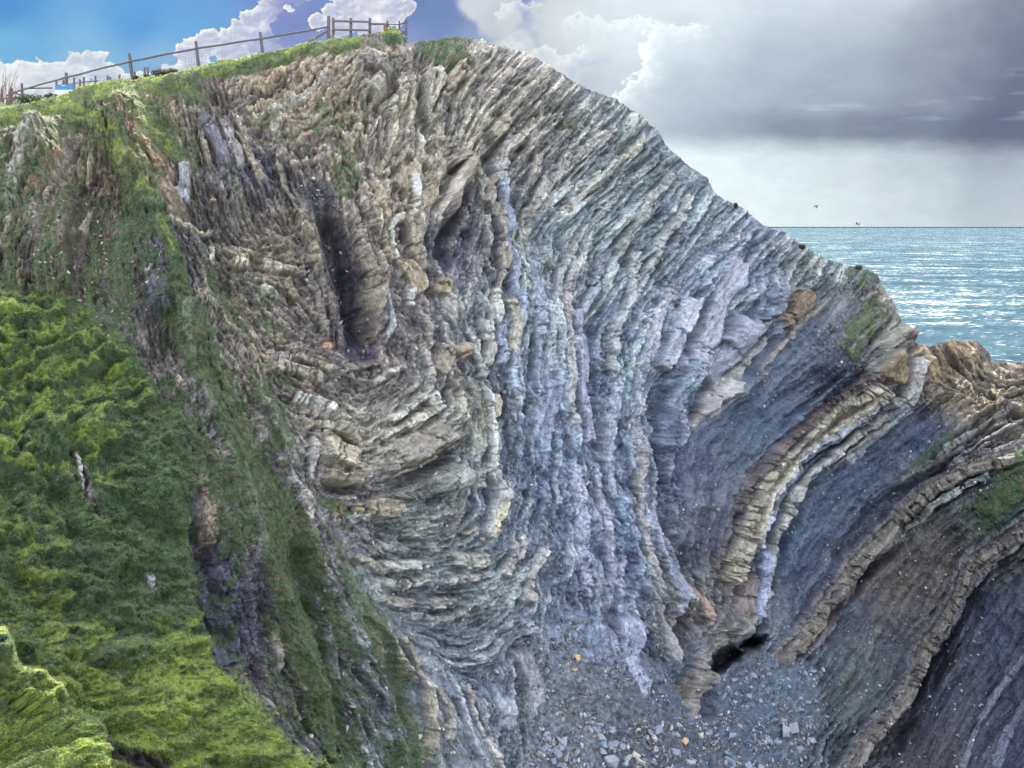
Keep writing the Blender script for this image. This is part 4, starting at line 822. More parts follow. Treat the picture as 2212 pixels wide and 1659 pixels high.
# ------------------------------------------------------------------ sea
def sea_mat():
    m, t, b = nodes_mat('choppy_sea'); tc = N(t, 'ShaderNodeTexCoord')
    mp = N(t, 'ShaderNodeMapping'); mp.inputs['Rotation'].default_value = (0, 0, R(-12)); mp.inputs['Scale'].default_value = (0.55, 1.0, 1); t.links.new(tc.outputs['Object'], mp.inputs['Vector'])
    def nz(sc, det, ro, dist=0.0):
        n = N(t, 'ShaderNodeTexNoise', i_Scale=sc, i_Detail=det, i_Roughness=ro, i_Distortion=dist); t.links.new(mp.outputs[0], n.inputs['Vector']); return n
    a, c, d, e = nz(0.45, 3, 0.6, 0.4), nz(0.11, 3, 0.6, 0.5), nz(0.028, 4, 0.6), nz(0.006, 4, 0.6)
    def ma(op, x, y, z=None):
        n = N(t, 'ShaderNodeMath', operation=op)
        for k, v in enumerate((x, y, z)):
            if v is None: continue
            if isinstance(v, (int, float)): n.inputs[k].default_value = v
            else: t.links.new(v, n.inputs[k])
        return n.outputs[0]
    hsum = ma('MULTIPLY_ADD', c.outputs[0], 3.2, ma('MULTIPLY', a.outputs[0], 1.0)); hsum = ma('MULTIPLY_ADD', d.outputs[0], 9.0, hsum); hsum = ma('MULTIPLY_ADD', e.outputs[0], 26.0, hsum)
    bp = N(t, 'ShaderNodeBump'); bp.inputs['Strength'].default_value = 1.0; bp.inputs['Distance'].default_value = 1.0; t.links.new(hsum, bp.inputs['Height']); t.links.new(bp.outputs[0], b.inputs['Normal'])
    # sun glitter painted as white foam flecks on the crests
    glint = ma('ADD', ma('MULTIPLY', a.outputs[0], 0.95), ma('ADD', ma('MULTIPLY', c.outputs[0], 0.55), ma('ADD', ma('MULTIPLY', d.outputs[0], 0.55), ma('MULTIPLY', e.outputs[0], 0.4))))
    fr = N(t, 'ShaderNodeMapRange'); fr.inputs['From Min'].default_value = 1.31; fr.inputs['From Max'].default_value = 1.45; t.links.new(glint, fr.inputs['Value'])
    ex_ = N(t, 'ShaderNodeMapRange'); ex_.inputs['From Min'].default_value = 0.35; ex_.inputs['From Max'].default_value = 0.65; t.links.new(d.outputs[0], ex_.inputs['Value'])
    mc = N(t, 'ShaderNodeMix', data_type='RGBA'); mc.inputs[6].default_value = (0.022, 0.052, 0.072, 1); mc.inputs[7].default_value = (0.045, 0.092, 0.112, 1); t.links.new(ex_.outputs[0], mc.inputs[0])
    m2 = N(t, 'ShaderNodeMix', data_type='RGBA'); m2.inputs[7].default_value = (0.5, 0.55, 0.55, 1); t.links.new(fr.outputs[0], m2.inputs[0]); t.links.new(mc.outputs[2], m2.inputs[6])
    df = N(t, 'ShaderNodeBsdfDiffuse'); t.links.new(m2.outputs[2], df.inputs['Color']); t.links.new(bp.outputs[0], df.inputs['Normal'])
    gl = N(t, 'ShaderNodeBsdfGlossy'); gl.inputs['Roughness'].default_value = 0.28; t.links.new(bp.outputs[0], gl.inputs['Normal'])
    mx = N(t, 'ShaderNodeMixShader'); mx.inputs[0].default_value = 0.045; t.links.new(df.outputs[0], mx.inputs[1]); t.links.new(gl.outputs[0], mx.inputs[2]); t.links.new(mx.outputs[0], t.nodes['Material Output'].inputs['Surface'])
    return m
ys = np.concatenate([np.linspace(-120, 400, 20), np.geomspace(420, 29900, 30)]); xs = np.linspace(-1, 1, 40)
SXg = xs[None] * (ys[:, None] * 1.3 + 500); SYg = np.broadcast_to(ys[:, None], SXg.shape)
mm = np.hypot(SXg, SYg) > 29950; sc__ = np.where(mm, 29950 / np.hypot(SXg, SYg), 1)
pv = np.stack([SXg * sc__, SYg * sc__, np.zeros_like(SXg)], -1).reshape(-1, 3)
h_, w_ = SXg.shape; yy_, xx_ = np.mgrid[0:h_ - 1, 0:w_ - 1]; q = yy_ * w_ + xx_
tag(mesh_np('sea', pv, np.stack([q, q + 1, q + w_ + 1, q + w_], -1).reshape(-1, 4), sea_mat()), kind='structure')

# ------------------------------------------------------------------ grass, as many small bent blades
def leaf_mat(name):
    m = bpy.data.materials.new(name); m.use_nodes = True; t = m.node_tree; b = t.nodes['Principled BSDF']; ou = t.nodes['Material Output']
    at = N(t, 'ShaderNodeAttribute', attribute_name='rock'); t.links.new(at.outputs['Color'], b.inputs['Base Color']); b.inputs['Roughness'].default_value = 0.6; b.inputs['Specular IOR Level'].default_value = 0.2
    tr = N(t, 'ShaderNodeBsdfTranslucent'); t.links.new(at.outputs['Color'], tr.inputs['Color']); mx = N(t, 'ShaderNodeMixShader'); mx.inputs[0].default_value = 0.33
    t.links.new(b.outputs[0], mx.inputs[1]); t.links.new(tr.outputs[0], mx.inputs[2]); t.links.new(mx.outputs[0], ou.inputs['Surface']); return m
M_LEAF = leaf_mat('grass_blade')
def blades(base, nrm, Y, L, colr, lean, seed):
    r = np.random.default_rng(seed); n = len(base)
    up_ = np.array([0, 0, 1.0]); d = up_ * 0.40 + nrm * 0.55 + lean + r.normal(0, 0.24, (n, 3)); d /= np.linalg.norm(d, axis=1, keepdims=True)
    side = np.cross(d, r.normal(0, 1, (n, 3))); side /= np.linalg.norm(side, axis=1, keepdims=True)
    # broad side roughly anywhere; width grows a little with distance so that far tufts stay solid
    w = (np.maximum(0.007, Y * 0.00048) * r.uniform(0.7, 1.4, n))[:, None]
    L = L[:, None]; sag = np.array([0, 0, -1.0]) * r.uniform(0.1, 0.55, (n, 1)) + lean * 0.7
    m1 = base + d * L * 0.55; tip = base + (d + sag) * L
    b0 = base - d * L * 0.12
    V = np.stack([b0 - side * w, b0 + side * w, m1 - side * w * 0.75, m1 + side * w * 0.75, tip], 1).reshape(-1, 3)
    k = np.arange(n)[:, None] * 5
    Fc = np.concatenate([k + [0, 1, 3], k + [0, 3, 2], k + [2, 3, 4]], 1).reshape(-1, 3)
    return V, Fc, np.repeat(colr, 5, axis=0)
rimm = samp(RIMM)
pw = (vg * (0.25 + 0.75 * np.maximum(vth, rimm)) * (hs < 99)).ravel().astype(float)
pw *= (1 - 0.75 * sstep(0.1, 0.5, md_.ravel()) * (1 - vth.ravel()))
# more blades where the slope is near
pw *= np.clip(40.0 / Dg.ravel(), 0.7, 1.7)
NBL = 430000
pick = rng.choice(len(pw), NBL, p=pw / pw.sum())
bp_ = P1.reshape(-1, 3)[pick] + rng.normal(0, 1, (NBL, 3)) * (Dg.ravel()[pick] * 0.0009)[:, None]
bn = NW.reshape(-1, 3)[pick]; bY = Dg.ravel()[pick]
bx, by = PX.ravel()[pick], PY.ravel()[pick]; bth = vth.ravel()[pick]
n1 = fbm(bx / 60, by / 40, 3, 301); n2 = fbm(bx / 16, by / 13, 2, 303); r_ = rng.uniform(0, 1, NBL)
SUNLIT, UNLIT, DARK, STRAW = lin((162, 174, 86)), lin((104, 116, 84)), lin((68, 100, 78)), lin((150, 134, 96))  # blade tones paint sunlit lips against shaded grass; straw is dead stems
near_ = np.maximum(vsl.ravel()[pick], 0.30 * vg.ravel()[pick]); shade_ = vshade.ravel()[pick] * sstep(1420, 1340, by)
rimg = rimm.ravel()[pick]; crest = vfr.ravel()[pick]
sunlit = np.clip(np.maximum(near_ * (0.06 + 0.75 * crest + 0.4 * sstep(1330, 1560, by)) * sstep(-0.45, 0.25, n1 + 0.3 * n2), np.maximum(rimg * 0.75, vspur.ravel()[pick] * 0.7) * sstep(-0.6, 0.1, n2 + n1)), 0, 1) * (1 - 0.75 * shade_)
bc = mix(mix(DARK, UNLIT, sstep(-0.4, 0.4, n2 + r_ * 0.4 - 0.2)[:, None]), SUNLIT, (sunlit * (0.55 + 0.45 * r_))[:, None])
straw = (r_ > mix(0.80, 0.70, sstep(0, 0.4, n2))).astype(float) * sstep(-0.3, 0.3, -n1 + 0.2)
bc = mix(bc, STRAW, (straw * 0.75)[:, None]) * rng.uniform(0.75, 1.25, (NBL, 1))
bl_ = rng.uniform(0.03, 0.09, NBL) * mix(1.1, 0.95, bth) * (1 + 0.5 * n1)
lean_ = np.stack([0.34 + 0.2 * fbm(bx / 90, by / 60, 2, 305), -0.10 + 0 * bx, 0 * bx], -1)
split = (by < 262) & (bx < 900)
for nm, sel in (('grass', ~split), ('clifftop_grass', split)):
    Vb, Fb, Cb = blades(bp_[sel], bn[sel], bY[sel], bl_[sel], bc[sel], lean_[sel], 5)
    tag(mesh_np(nm, Vb, Fb, M_LEAF, colors=Cb), kind='stuff')

# ------------------------------------------------------------------ loose stones
def rock_shape(seed, flat=0.6, n=9):
    r = np.random.default_rng(seed); bm = bmesh.new()
    for i in range(n):
        v = r.normal(0, 1, 3); v /= np.linalg.norm(v); v = np.sign(v) * np.abs(v) ** 0.5
        bm.verts.new((v[0] * r.uniform(0.8, 1), v[1] * r.uniform(0.5, 0.75), v[2] * flat * r.uniform(0.8, 1)))
    bmesh.ops.convex_hull(bm, input=bm.verts)
    for v in [v for v in bm.verts if not v.link_faces]: bm.verts.remove(v)
    bmesh.ops.triangulate(bm, faces=bm.faces); bm.verts.index_update()
    V = np.array([v.co[:] for v in bm.verts]); Fc = np.array([[v.index for v in f.verts] for f in bm.faces]); bm.free(); return V, Fc
SH = [rock_shape(400 + i, [0.35, 0.5, 0.75, 0.3, 0.6, 0.45][i % 6]) for i in range(10)]
def rotm(n, r):
    q = r.normal(0, 1, (n, 4)); q[:, 0] += 1.5; q /= np.linalg.norm(q, axis=1, keepdims=True); w, x, y, z = q.T
    return np.stack([1 - 2 * (y * y + z * z), 2 * (x * y - z * w), 2 * (x * z + y * w), 2 * (x * y + z * w), 1 - 2 * (x * x + z * z), 2 * (y * z - x * w), 2 * (x * z - y * w), 2 * (y * z + x * w), 1 - 2 * (x * x + y * y)], -1).reshape(n, 3, 3)
M_STONE = ground_mat('loose_stone', 0.8, (0.03, 0.0), 0.18, 16.0)
def scatter(name, prob, n, smin, smax, cols, seed, powr=3.0):
    r = np.random.default_rng(seed); pr = prob.ravel().astype(float); pk = r.choice(len(pr), n, p=pr / pr.sum())
    c0 = P1.reshape(-1, 3)[pk] + NW.reshape(-1, 3)[pk] * 0.02; sz = smin + (smax - smin) * r.uniform(0, 1, n) ** powr; Rm = rotm(n, r)
    VV, FF, CC, off = [], [], [], 0
    for s in range(len(SH)):
        m = np.arange(n) % len(SH) == s; V, Fc = SH[s]; k = m.sum()
        W_ = np.einsum('nij,vj->nvi', Rm[m], V) * sz[m][:, None, None] + c0[m][:, None]
        VV.append(W_.reshape(-1, 3)); FF.append((Fc[None] + (np.arange(k) * len(V))[:, None, None]).reshape(-1, 3) + off); off += k * len(V)
        cc = np.array([lin(cols[i]) for i in r.integers(0, len(cols), k)]) * r.uniform(0.6, 1.25, (k, 1)); CC.append(np.repeat(dull(cc, 0.7), len(V), 0))
    tag(mesh_np(name, np.vstack(VV), np.vstack(FF), M_STONE, colors=np.vstack(CC)), kind='stuff')
clump = sstep(-0.3, 0.5, fbm(PX / 50, PY / 35, 3, 411))
frame = ((PX > -150) & (PX < 2350))
scatter('scree_stones', sc_ * clump * frame * (0.35 + sstep(1500, 1650, PY)), 34000, 0.018, 0.22, [(96,104,122),(124,132,148),(78,82,98),(118,118,120),(66,68,82),(84,90,108),(150,158,168),(120,108,98),(100,92,86)], 41, 7)
scatter('shale_chips', md_ * (1 - vth) * (PX < 420) * (PX > -150) * (0.2 + clump) * (1 - 0.6 * vg), 520, 0.02, 0.13, [(150,142,122),(120,112,98),(110,104,92),(170,164,146)], 43, 4)
scatter('rubble', (1 - vg) * (1 - sc_) * frame * ((PX > 650) & (PX < 2150)) * (0.1 + clump) * (PY > 330) , 5000, 0.03, 0.20, [(150,148,146),(120,120,132),(170,162,146),(130,122,112)], 45, 3.0)

def at(px, py):
    c = int(np.clip(round((px - CX[0]) / ST), 0, NX - 1)); r = int(np.argmin(np.abs(PY[:, c] - py))); return Vector(P1[r, c].tolist()), Vector(NW[r, c].tolist()), float(Dg[r, c])
def stone_mat(name, c):
    m, t, b = nodes_mat(name); b.inputs['Roughness'].default_value = 0.85
    tc = N(t, 'ShaderNodeTexCoord'); n = N(t, 'ShaderNodeTexNoise', i_Scale=6.0, i_Detail=6.0, i_Roughness=0.7); t.links.new(tc.outputs['Object'], n.inputs['Vector'])
    cr = N(t, 'ShaderNodeValToRGB'); cl = dull(lin(c), 0.8); cr.color_ramp.elements[0].position = 0.3; cr.color_ramp.elements[0].color = (*(cl * 0.6), 1); cr.color_ramp.elements[1].position = 0.7; cr.color_ramp.elements[1].color = (*(cl * 1.2), 1)
    t.links.new(n.outputs['Fac'], cr.inputs[0]); t.links.new(cr.outputs[0], b.inputs['Base Color'])
    bp = N(t, 'ShaderNodeBump'); bp.inputs['Distance'].default_value = 0.05; t.links.new(n.outputs['Fac'], bp.inputs['Height']); t.links.new(bp.outputs[0], b.inputs['Normal']); return m
SM = {'grey': stone_mat('grey_stone', (140, 144, 156)), 'pale': stone_mat('pale_limestone', (176, 170, 156)), 'ochre': stone_mat('ochre_stone', (188, 150, 102)), 'blue': stone_mat('blue_grey_stone', (120, 132, 156))}
def rock_mesh(seed, mat, flat):
    """an angular block: hull with chipped bevelled edges"""
    bm = bmesh.new(); V, Fc = rock_shape(seed, flat, 12); vs_ = [bm.verts.new(v) for v in V]
    for f in Fc: bm.faces.new([vs_[i] for i in f])
    bmesh.ops.dissolve_limit(bm, angle_limit=R(14), verts=bm.verts, edges=bm.edges)
    bmesh.ops.bevel(bm, geom=bm.edges[:], offset=0.05, segments=1, affect='EDGES', profile=0.6)
    me = bpy.data.meshes.new('fallen_rock'); bm.to_mesh(me); bm.free(); me.materials.append(SM[mat]); return me
BOULD = [(1247,1420,13,'ochre',0.5,'large tan slab lying high on the dark scree below the cliff'),(1238,1446,9,'ochre',0.45,'small orange brown stone just below the tan slab on the scree'),
 (1394,1346,7,'ochre',0.7,'orange block perched on the grey rock face above the scree'),(1246,1467,10,'blue',0.5,'blue grey stone below the orange brown stone on the upper scree'),
 (1690,1582,20,'grey',0.8,'big grey boulder on the left of the pair below the cave mound'),(1716,1574,18,'grey',0.8,'big grey boulder on the right of the pair below the cave mound'),
 (1322,1648,22,'grey',0.8,'large pale grey boulder at the bottom edge of the scree'),(1410,1594,12,'pale',0.6,'rounded pale stone in the middle of the lower scree'),(1478,1601,13,'ochre',0.4,'flat tan slab on the lower scree beside a pale angular block'),
 (1510,1588,12,'pale',0.7,'pale angular block at the right edge of the lower scree'),(1370,1630,14,'pale',0.6,'cream block leaning among stones at the foot of the scree'),(1345,1612,15,'blue',0.35,'dark blue grey flat slab across the lower scree'),
 (1352,1465,11,'pale',0.4,'flat olive tan stone lying alone on the middle scree'),(1670,1560,12,'blue',0.6,'blue grey block behind the pair of big boulders'),(1655,1600,13,'blue',0.6,'blue grey block in front of the pair of big boulders'),
 (1727,1620,13,'blue',0.6,'blue grey block at the right foot of the boulder pile'),(1615,1383+22,6,'pale',0.5,'small pale stone on the rubble crest at the cave mouth')]
for i, (x, y, s, mt, fl, lb) in enumerate(BOULD):
    p, n, Y = at(x, y); o = bpy.data.objects.new('fallen_rock', rock_mesh(500 + i, mt, fl)); COL.objects.link(o)
    sc_m = s * Y / FP; o.location = p + Vector((0, -0.1, sc_m * 0.25)); o.scale = (sc_m,) * 3; o.rotation_euler = (random.uniform(-0.3, 0.5), random.uniform(-0.4, 0.4), random.uniform(0, 6.28))
    tag(o, lb, 'rock', 'large fallen rocks on the scree')
var = [rock_mesh(560 + i, m, f) for i, (m, f) in enumerate([('grey', 0.5), ('pale', 0.45), ('blue', 0.6), ('grey', 0.35), ('blue', 0.45)])]
def strew(n, region, smin, smax, label, group, vlist, seed):
    r = np.random.default_rng(seed); pr = region.ravel().astype(float); pk = r.choice(len(pr), n, p=pr / pr.sum(), replace=False)
    for k in pk:
        o = bpy.data.objects.new('stone', var[vlist[r.integers(0, len(vlist))]]); COL.objects.link(o); p = P1.reshape(-1, 3)[k]; s = smin + (smax - smin) * r.uniform() ** 2
        o.location = (p[0], p[1] - 0.05, p[2] + s * 0.2); o.scale = (s, s * r.uniform(0.7, 1.1), s * r.uniform(0.7, 1.2)); o.rotation_euler = (r.uniform(-0.5, 0.6), r.uniform(-0.5, 0.5), r.uniform(0, 6.28)); tag(o, label, 'stone', group)
strew(110, sc_ * (PX > 1120) * (PX < 1560) * (PY > 1560) * (PY < 1690) * clump, 0.14, 0.42, 'angular grey stone strewn over the foot of the scree slope', 'stones over the foot of the scree', [0, 1, 2, 3, 4], 51)
strew(90, sc_ * (PX > 1560) * (PX < 1790) * (PY > 1440) * (PY < 1690), 0.16, 0.45, 'blue grey block tumbled down the gully right of the scree', 'blocks in the gully below the cave', [0, 2, 3, 4], 53)
strew(22, sc_ * (PX > 1180) * (PX < 1500) * (PY > 1400) * (PY < 1560) * clump, 0.10, 0.24, 'small grey stone scattered on the dark upper scree', 'stones on the upper scree', [0, 2, 4], 55)

# ------------------------------------------------------------------ timber
def wood_mat(name, c):
    m, t, b = nodes_mat(name); b.inputs['Roughness'].default_value = 0.85
    tc = N(t, 'ShaderNodeTexCoord'); mp = N(t, 'ShaderNodeMapping'); mp.inputs['Scale'].default_value = (9, 9, 2); t.links.new(tc.outputs['Object'], mp.inputs[0])
    n = N(t, 'ShaderNodeTexNoise', i_Scale=2.0, i_Detail=6.0, i_Roughness=0.7); t.links.new(mp.outputs[0], n.inputs['Vector']); cl = lin(c)
    cr = N(t, 'ShaderNodeValToRGB'); cr.color_ramp.elements[0].position = 0.3; cr.color_ramp.elements[0].color = (*(cl * 0.65), 1); cr.color_ramp.elements[1].position = 0.7; cr.color_ramp.elements[1].color = (*(cl * 1.25), 1)
    t.links.new(n.outputs['Fac'], cr.inputs[0]); t.links.new(cr.outputs[0], b.inputs['Base Color'])
    bp = N(t, 'ShaderNodeBump'); bp.inputs['Distance'].default_value = 0.02; t.links.new(n.outputs['Fac'], bp.inputs['Height']); t.links.new(bp.outputs[0], b.inputs['Normal']); return m
M_WOOD = wood_mat('weathered_timber', (92, 82, 88)); M_WOOD2 = wood_mat('brown_timber', (120, 82, 62))
M_WIRE, _t, _b = nodes_mat('galvanised_wire'); _b.inputs['Base Color'].default_value = (0.16, 0.17, 0.2, 1); _b.inputs['Metallic'].default_value = 0.5; _b.inputs['Roughness'].default_value = 0.5
def beam_bm(bm, a, b, w, d, round_top=False, wob=0.0):
    """squared timber from a to b, width w across, depth d, slightly chamfered"""
    a, b = Vector(a), Vector(b); ax = (b - a); L = ax.length; ax.normalize()
    ref = Vector((0, 1, 0)) if abs(ax.y) < 0.9 else Vector((0, 0, 1)); s = ax.cross(ref).normalized(); u = s.cross(ax).normalized()
    rings = []; n = max(2, int(L / 0.6) + 1); c = 0.22
    oct_ = [(1, c * 2 - 1), (1, 1 - c * 2), (1 - c * 2, 1), (c * 2 - 1, 1), (-1, 1 - c * 2), (-1, c * 2 - 1), (c * 2 - 1, -1), (1 - c * 2, -1)]
    for i in range(n):
        t_ = i / (n - 1); p = a.lerp(b, t_) + Vector((0, 0, wob * math.sin(t_ * 9 + a.x)))
        k = 0.82 if (i == n - 1 and round_top) else 1
        rings.append([bm.verts.new(p + s * (q[0] * w / 2 * k) + u * (q[1] * d / 2 * k)) for q in oct_])
    for r0, r1 in zip(rings, rings[1:]):
        for i in range(8): bm.faces.new((r0[i], r0[(i + 1) % 8], r1[(i + 1) % 8], r1[i]))
    bm.faces.new(rings[0][::-1]); bm.faces.new(rings[-1])
def bm_obj(name, bm, mat, parent=None):
    bmesh.ops.recalc_face_normals(bm, faces=bm.faces); me = bpy.data.meshes.new(name); bm.to_mesh(me); bm.free(); me.materials.append(mat)
    o = bpy.data.objects.new(name, me); COL.objects.link(o)
    if parent is not None: o.parent = parent; o.matrix_parent_inverse = Matrix.Translation(parent.location).inverted()
    return o
def beam(name, a, b, w, d, parent, mat=None, **k):
    bm = bmesh.new(); beam_bm(bm, a, b, w, d, **k); return bm_obj(name, bm, mat or M_WOOD, parent)
def gz(x, y):
    """height of the clifftop under (x, y)"""
    q = P[NV - 1:].reshape(-1, 3); return float(q[np.argmin((q[:, 0] - x) ** 2 + (q[:, 1] - y) ** 2), 2])
def post(parent, x, ytop, ybot, Y, wpx, mat=None, name='post', xb=None):
    t_ = W(x, ytop, Y); b_ = W(xb if xb is not None else x, ybot, Y); g = min(gz(b_.x, b_.y), b_.z) - 0.15
    dirv = (b_ - t_); k = (g - t_.z) / dirv.z; b2 = t_ + dirv * k; w = wpx * Y / FP
    return beam(name, b2, t_, w, w, parent, mat, round_top=True)
# wire fence climbing the clifftop
wf = empty('wire_fence', W(425, 140, 49)); tag(wf, 'wooden post and wire mesh fence climbing the grassy clifftop with one long top rail', 'fence')
WP = [(47,180,205,62,5),(143,157,190,58,6),(279,115,161,52,6),(423,89,142,49.5,6),(562,70,119,51,6)]
for x, a, b, Y, w in WP: post(wf, x, a, b, Y, w, xb=x + (6 if 270 < x < 600 else 1))
post(wf, 710, 34.5, 81, 54, 6.5)
RL = [(14,207,64),(47,194,62),(143,167,58),(279,133,52),(423,105,49.5),(562,84,51),(709,58,54)]
for p, q in zip(RL, RL[1:]): beam('rail', W(p[0], p[1], p[2] - 0.08), W(q[0], q[1], q[2] - 0.08), 0.10, 0.09, wf, wob=0.012)
beam('brace', W(655, 98, 53), W(707, 67, 54), 0.11, 0.09, wf)
beam('brace', W(24, 198, 62), W(50, 207, 62), 0.09, 0.08, wf); beam('rail', W(52, 191, 61.8), W(112, 190, 60), 0.09, 0.08, wf)
def wire_panel(p, q, hp, hq, parent):
    """stock netting between two posts; p,q chart points of its top edge, hp,hq its drop"""
    bm = bmesh.new(); A, B = W(*p), W(*q); A2, B2 = W(p[0] + 2, p[1] + hp, p[2]), W(q[0] + 2, q[1] + hq, q[2]); n = int((B - A).length / 0.22)
    for i in range(n + 1):
        t_ = i / n; beam_bm(bm, A.lerp(B, t_), A2.lerp(B2, t_), 0.007, 0.007)
    for j in range(6):
        s_ = j / 5; beam_bm(bm, A.lerp(A2, s_), B.lerp(B2, s_), 0.008, 0.008)
    return bm_obj('wire_mesh', bm, M_WIRE, parent)
for p, q, hp, hq in [((143,170,58),(281,138,52),24,27),((281,138,52),(425,110,49.5),27,34),((425,110,49.5),(565,90,51),34,32),((565,90,51),(709,66,54),32,24)]: wire_panel(p, q, hp, hq, wf)
# timber barrier on the top
tb = empty('timber_barrier', W(760, 81, 56)); tag(tb, 'weathered timber post and rail barrier standing on the highest clifftop edge', 'barrier')
for x, a, b, Y, w, m in [(720,38.5,82,56,5.5,None),(758,39.5,82,56,5.5,None),(799,39.5,72,56,5.8,None),(837,45.5,70,57,5,None),(862.5,45.5,80,59,3.6,None),(877.5,42,89,57,5.5,None),(831.5,53.5,68,56.6,6,M_WOOD2)]: post(tb, x, a, b, Y, w, m)
for a, b in [((718,45.6,55.85),(758,46.2,55.85)),((758,46.4,55.85),(801,47.2,55.85)),((717,64.4,55.85),(758,64.8,55.85)),((758,64.8,55.85),(799,65.4,55.85)),((799,51.8,55.9),(838,52.2,56.8)),((838,52.2,56.8),(864,52.8,58.8)),
             ((862,53.5,58.9),(878,46.6,56.9)),((860,68.4,58.9),(878,68,56.9)),((862,75,58.9),(878,69.5,56.9)),((860,84,58.9),(878,82.5,56.9)),((736,83,56.2),(764,83,56.2))]:
    beam('rail', W(*a), W(*b), 0.115, 0.07, tb, wob=0.006)
# low far fence beyond the slope
ff_ = empty('far_fence', W(200, 184, 85)); tag(ff_, 'distant row of short fence posts seen behind the grassy bank under the wire fence', 'fence')
for x, a, b in [(122,175.5,186),(137,172,190),(160,167.5,186),(172.5,171.5,187),(181,166,182),(206,164,174),(232.5,163,173),(238,166,173),(258,161.5,170),(291,155,165)]: post(ff_, x, a, b, 85, 4.2)
for a, b in [((137,184,85),(160,180.5,85)),((160,180.5,85),(181,177,85)),((181,177,85),(212,174.5,85)),((145,192,85),(182,188,85))]: beam('rail', W(*a), W(*b), 0.1, 0.08, ff_)
pt = empty('post_pair', W(316, 160, 70)); tag(pt, 'pair of short stout posts close together on the skyline right of the tall fence post', 'post')
post(pt, 312.5, 145.5, 160, 70, 4.5); post(pt, 319, 145.5, 160, 70, 4.2)
bt = empty('corner_posts', W(24, 210, 66)); tag(bt, 'thick corner post and its low rail at the far left end of the fence', 'post')
post(bt, 24, 190, 214, 66, 6.5); post(bt, 4, 192, 214, 67, 5); beam('rail', W(-30, 213, 66), W(45, 212.5, 66), 0.1, 0.08, bt)
# blue notice
sg = empty('notice_board', W(123, 203, 56)); tag(sg, 'small blue notice board with a white lower half beside the fence on the left', 'sign')
def plain(name, c, rough=0.5):
    m, t, b = nodes_mat(name); tc = N(t, 'ShaderNodeTexCoord'); n = N(t, 'ShaderNodeTexNoise', i_Scale=5.0, i_Detail=4.0); t.links.new(tc.outputs['Object'], n.inputs['Vector'])
    cr = N(t, 'ShaderNodeValToRGB'); cl = lin(c); cr.color_ramp.elements[0].color = (*(cl * 0.85), 1); cr.color_ramp.elements[1].color = (*(cl * 1.1), 1); t.links.new(n.outputs['Fac'], cr.inputs[0]); t.links.new(cr.outputs[0], b.inputs['Base Color']); b.inputs['Roughness'].default_value = rough; return m
def panel(name, x0, y0, x1, y1, Y, th, mat, parent):
    a, b = W(x0, y1, Y), W(x1, y0, Y); bm = bmesh.new(); bmesh.ops.create_cube(bm, size=1.0)
    for v in bm.verts: v.co = Vector(((a.x + b.x) / 2 + v.co.x * (b.x - a.x), Y + v.co.y * th, (a.z + b.z) / 2 + v.co.z * (b.z - a.z)))
    bmesh.ops.bevel(bm, geom=bm.edges[:], offset=0.006, segments=1, affect='EDGES'); return bm_obj(name, bm, mat, parent)
panel('board', 120, 204.5 - 22, 158.5, 193.5, 56, 0.05, plain('blue_paint', (52, 112, 152)), sg); panel('lower_board', 120, 194, 158.5, 207, 56, 0.04, plain('white_board', (190, 190, 192)), sg)
panel('printed_mark', 134, 184.6, 141, 185.8, 55.965, 0.01, plain('white_print', (215, 225, 232)), sg)
post(sg, 122, 184, 208, 56.1, 2.6); post(sg, 156, 184, 208, 56.1, 2.6)

# ------------------------------------------------------------------ shrubs and bare sapling on the skyline
def stems_bm(bm, base, n, h, spread, r, seed, lean=0.25):
    rr = random.Random(seed)
    for i in range(n):
        a = rr.uniform(0, 6.28); p = base + Vector((math.cos(a) * spread * 0.3, math.sin(a) * spread * 0.2, -0.1)); hh = h * rr.uniform(0.5, 1); d = Vector((rr.uniform(-0.15, 0.3) + lean * 0.4, rr.uniform(-0.2, 0.2), 1)).normalized()
        segs = 4; rad = r
        for k in range(segs):
            q = p + d * hh / segs; beam_bm(bm, p, q, rad * 2, rad * 2); 
            if k > 0 and rr.random() < 0.7:
                t_ = (d + Vector((rr.uniform(-0.7, 0.7), rr.uniform(-0.4, 0.4), 0))).normalized(); beam_bm(bm, q, q + t_ * hh * 0.22, rad, rad)
            p = q; d = (d + Vector((rr.uniform(-0.1, 0.16), rr.uniform(-0.1, 0.1), 0))).normalized(); rad *= 0.72
M_TWIG = wood_mat('dead_twig', (112, 92, 88))
def leaves(center, rad, n, size, cols, seed):
    r = np.random.default_rng(seed); d = r.normal(0, 1, (n, 3)); d /= np.linalg.norm(d, axis=1, keepdims=True)
    lob = 1 + 0.35 * fbm(d[:, 0] * 2 + seed, d[:, 2] * 2, 3, seed); rr_ = r.uniform(0.15, 1, (n, 1)) ** 0.45 * lob[:, None]
    c = np.array(center) + d * rr_ * np.array(rad); c[:, 2] = np.maximum(c[:, 2], center[2] - rad[2] * 0.7)
    a = r.normal(0, 1, (n, 3)); a /= np.linalg.norm(a, axis=1, keepdims=True); b = np.cross(a, d); s = size * r.uniform(0.6, 1.4, (n, 1))
    V = np.stack([c - a * s, c + b * s * 0.6, c + a * s, c - b * s * 0.6], 1).reshape(-1, 3); Fc = (np.arange(n)[:, None] * 4 + np.arange(4)[None])
    cc = np.array([lin(cols[i]) for i in r.integers(0, len(cols), n)]) * r.uniform(0.7, 1.3, (n, 1)); return V, Fc, np.repeat(cc, 4, 0)
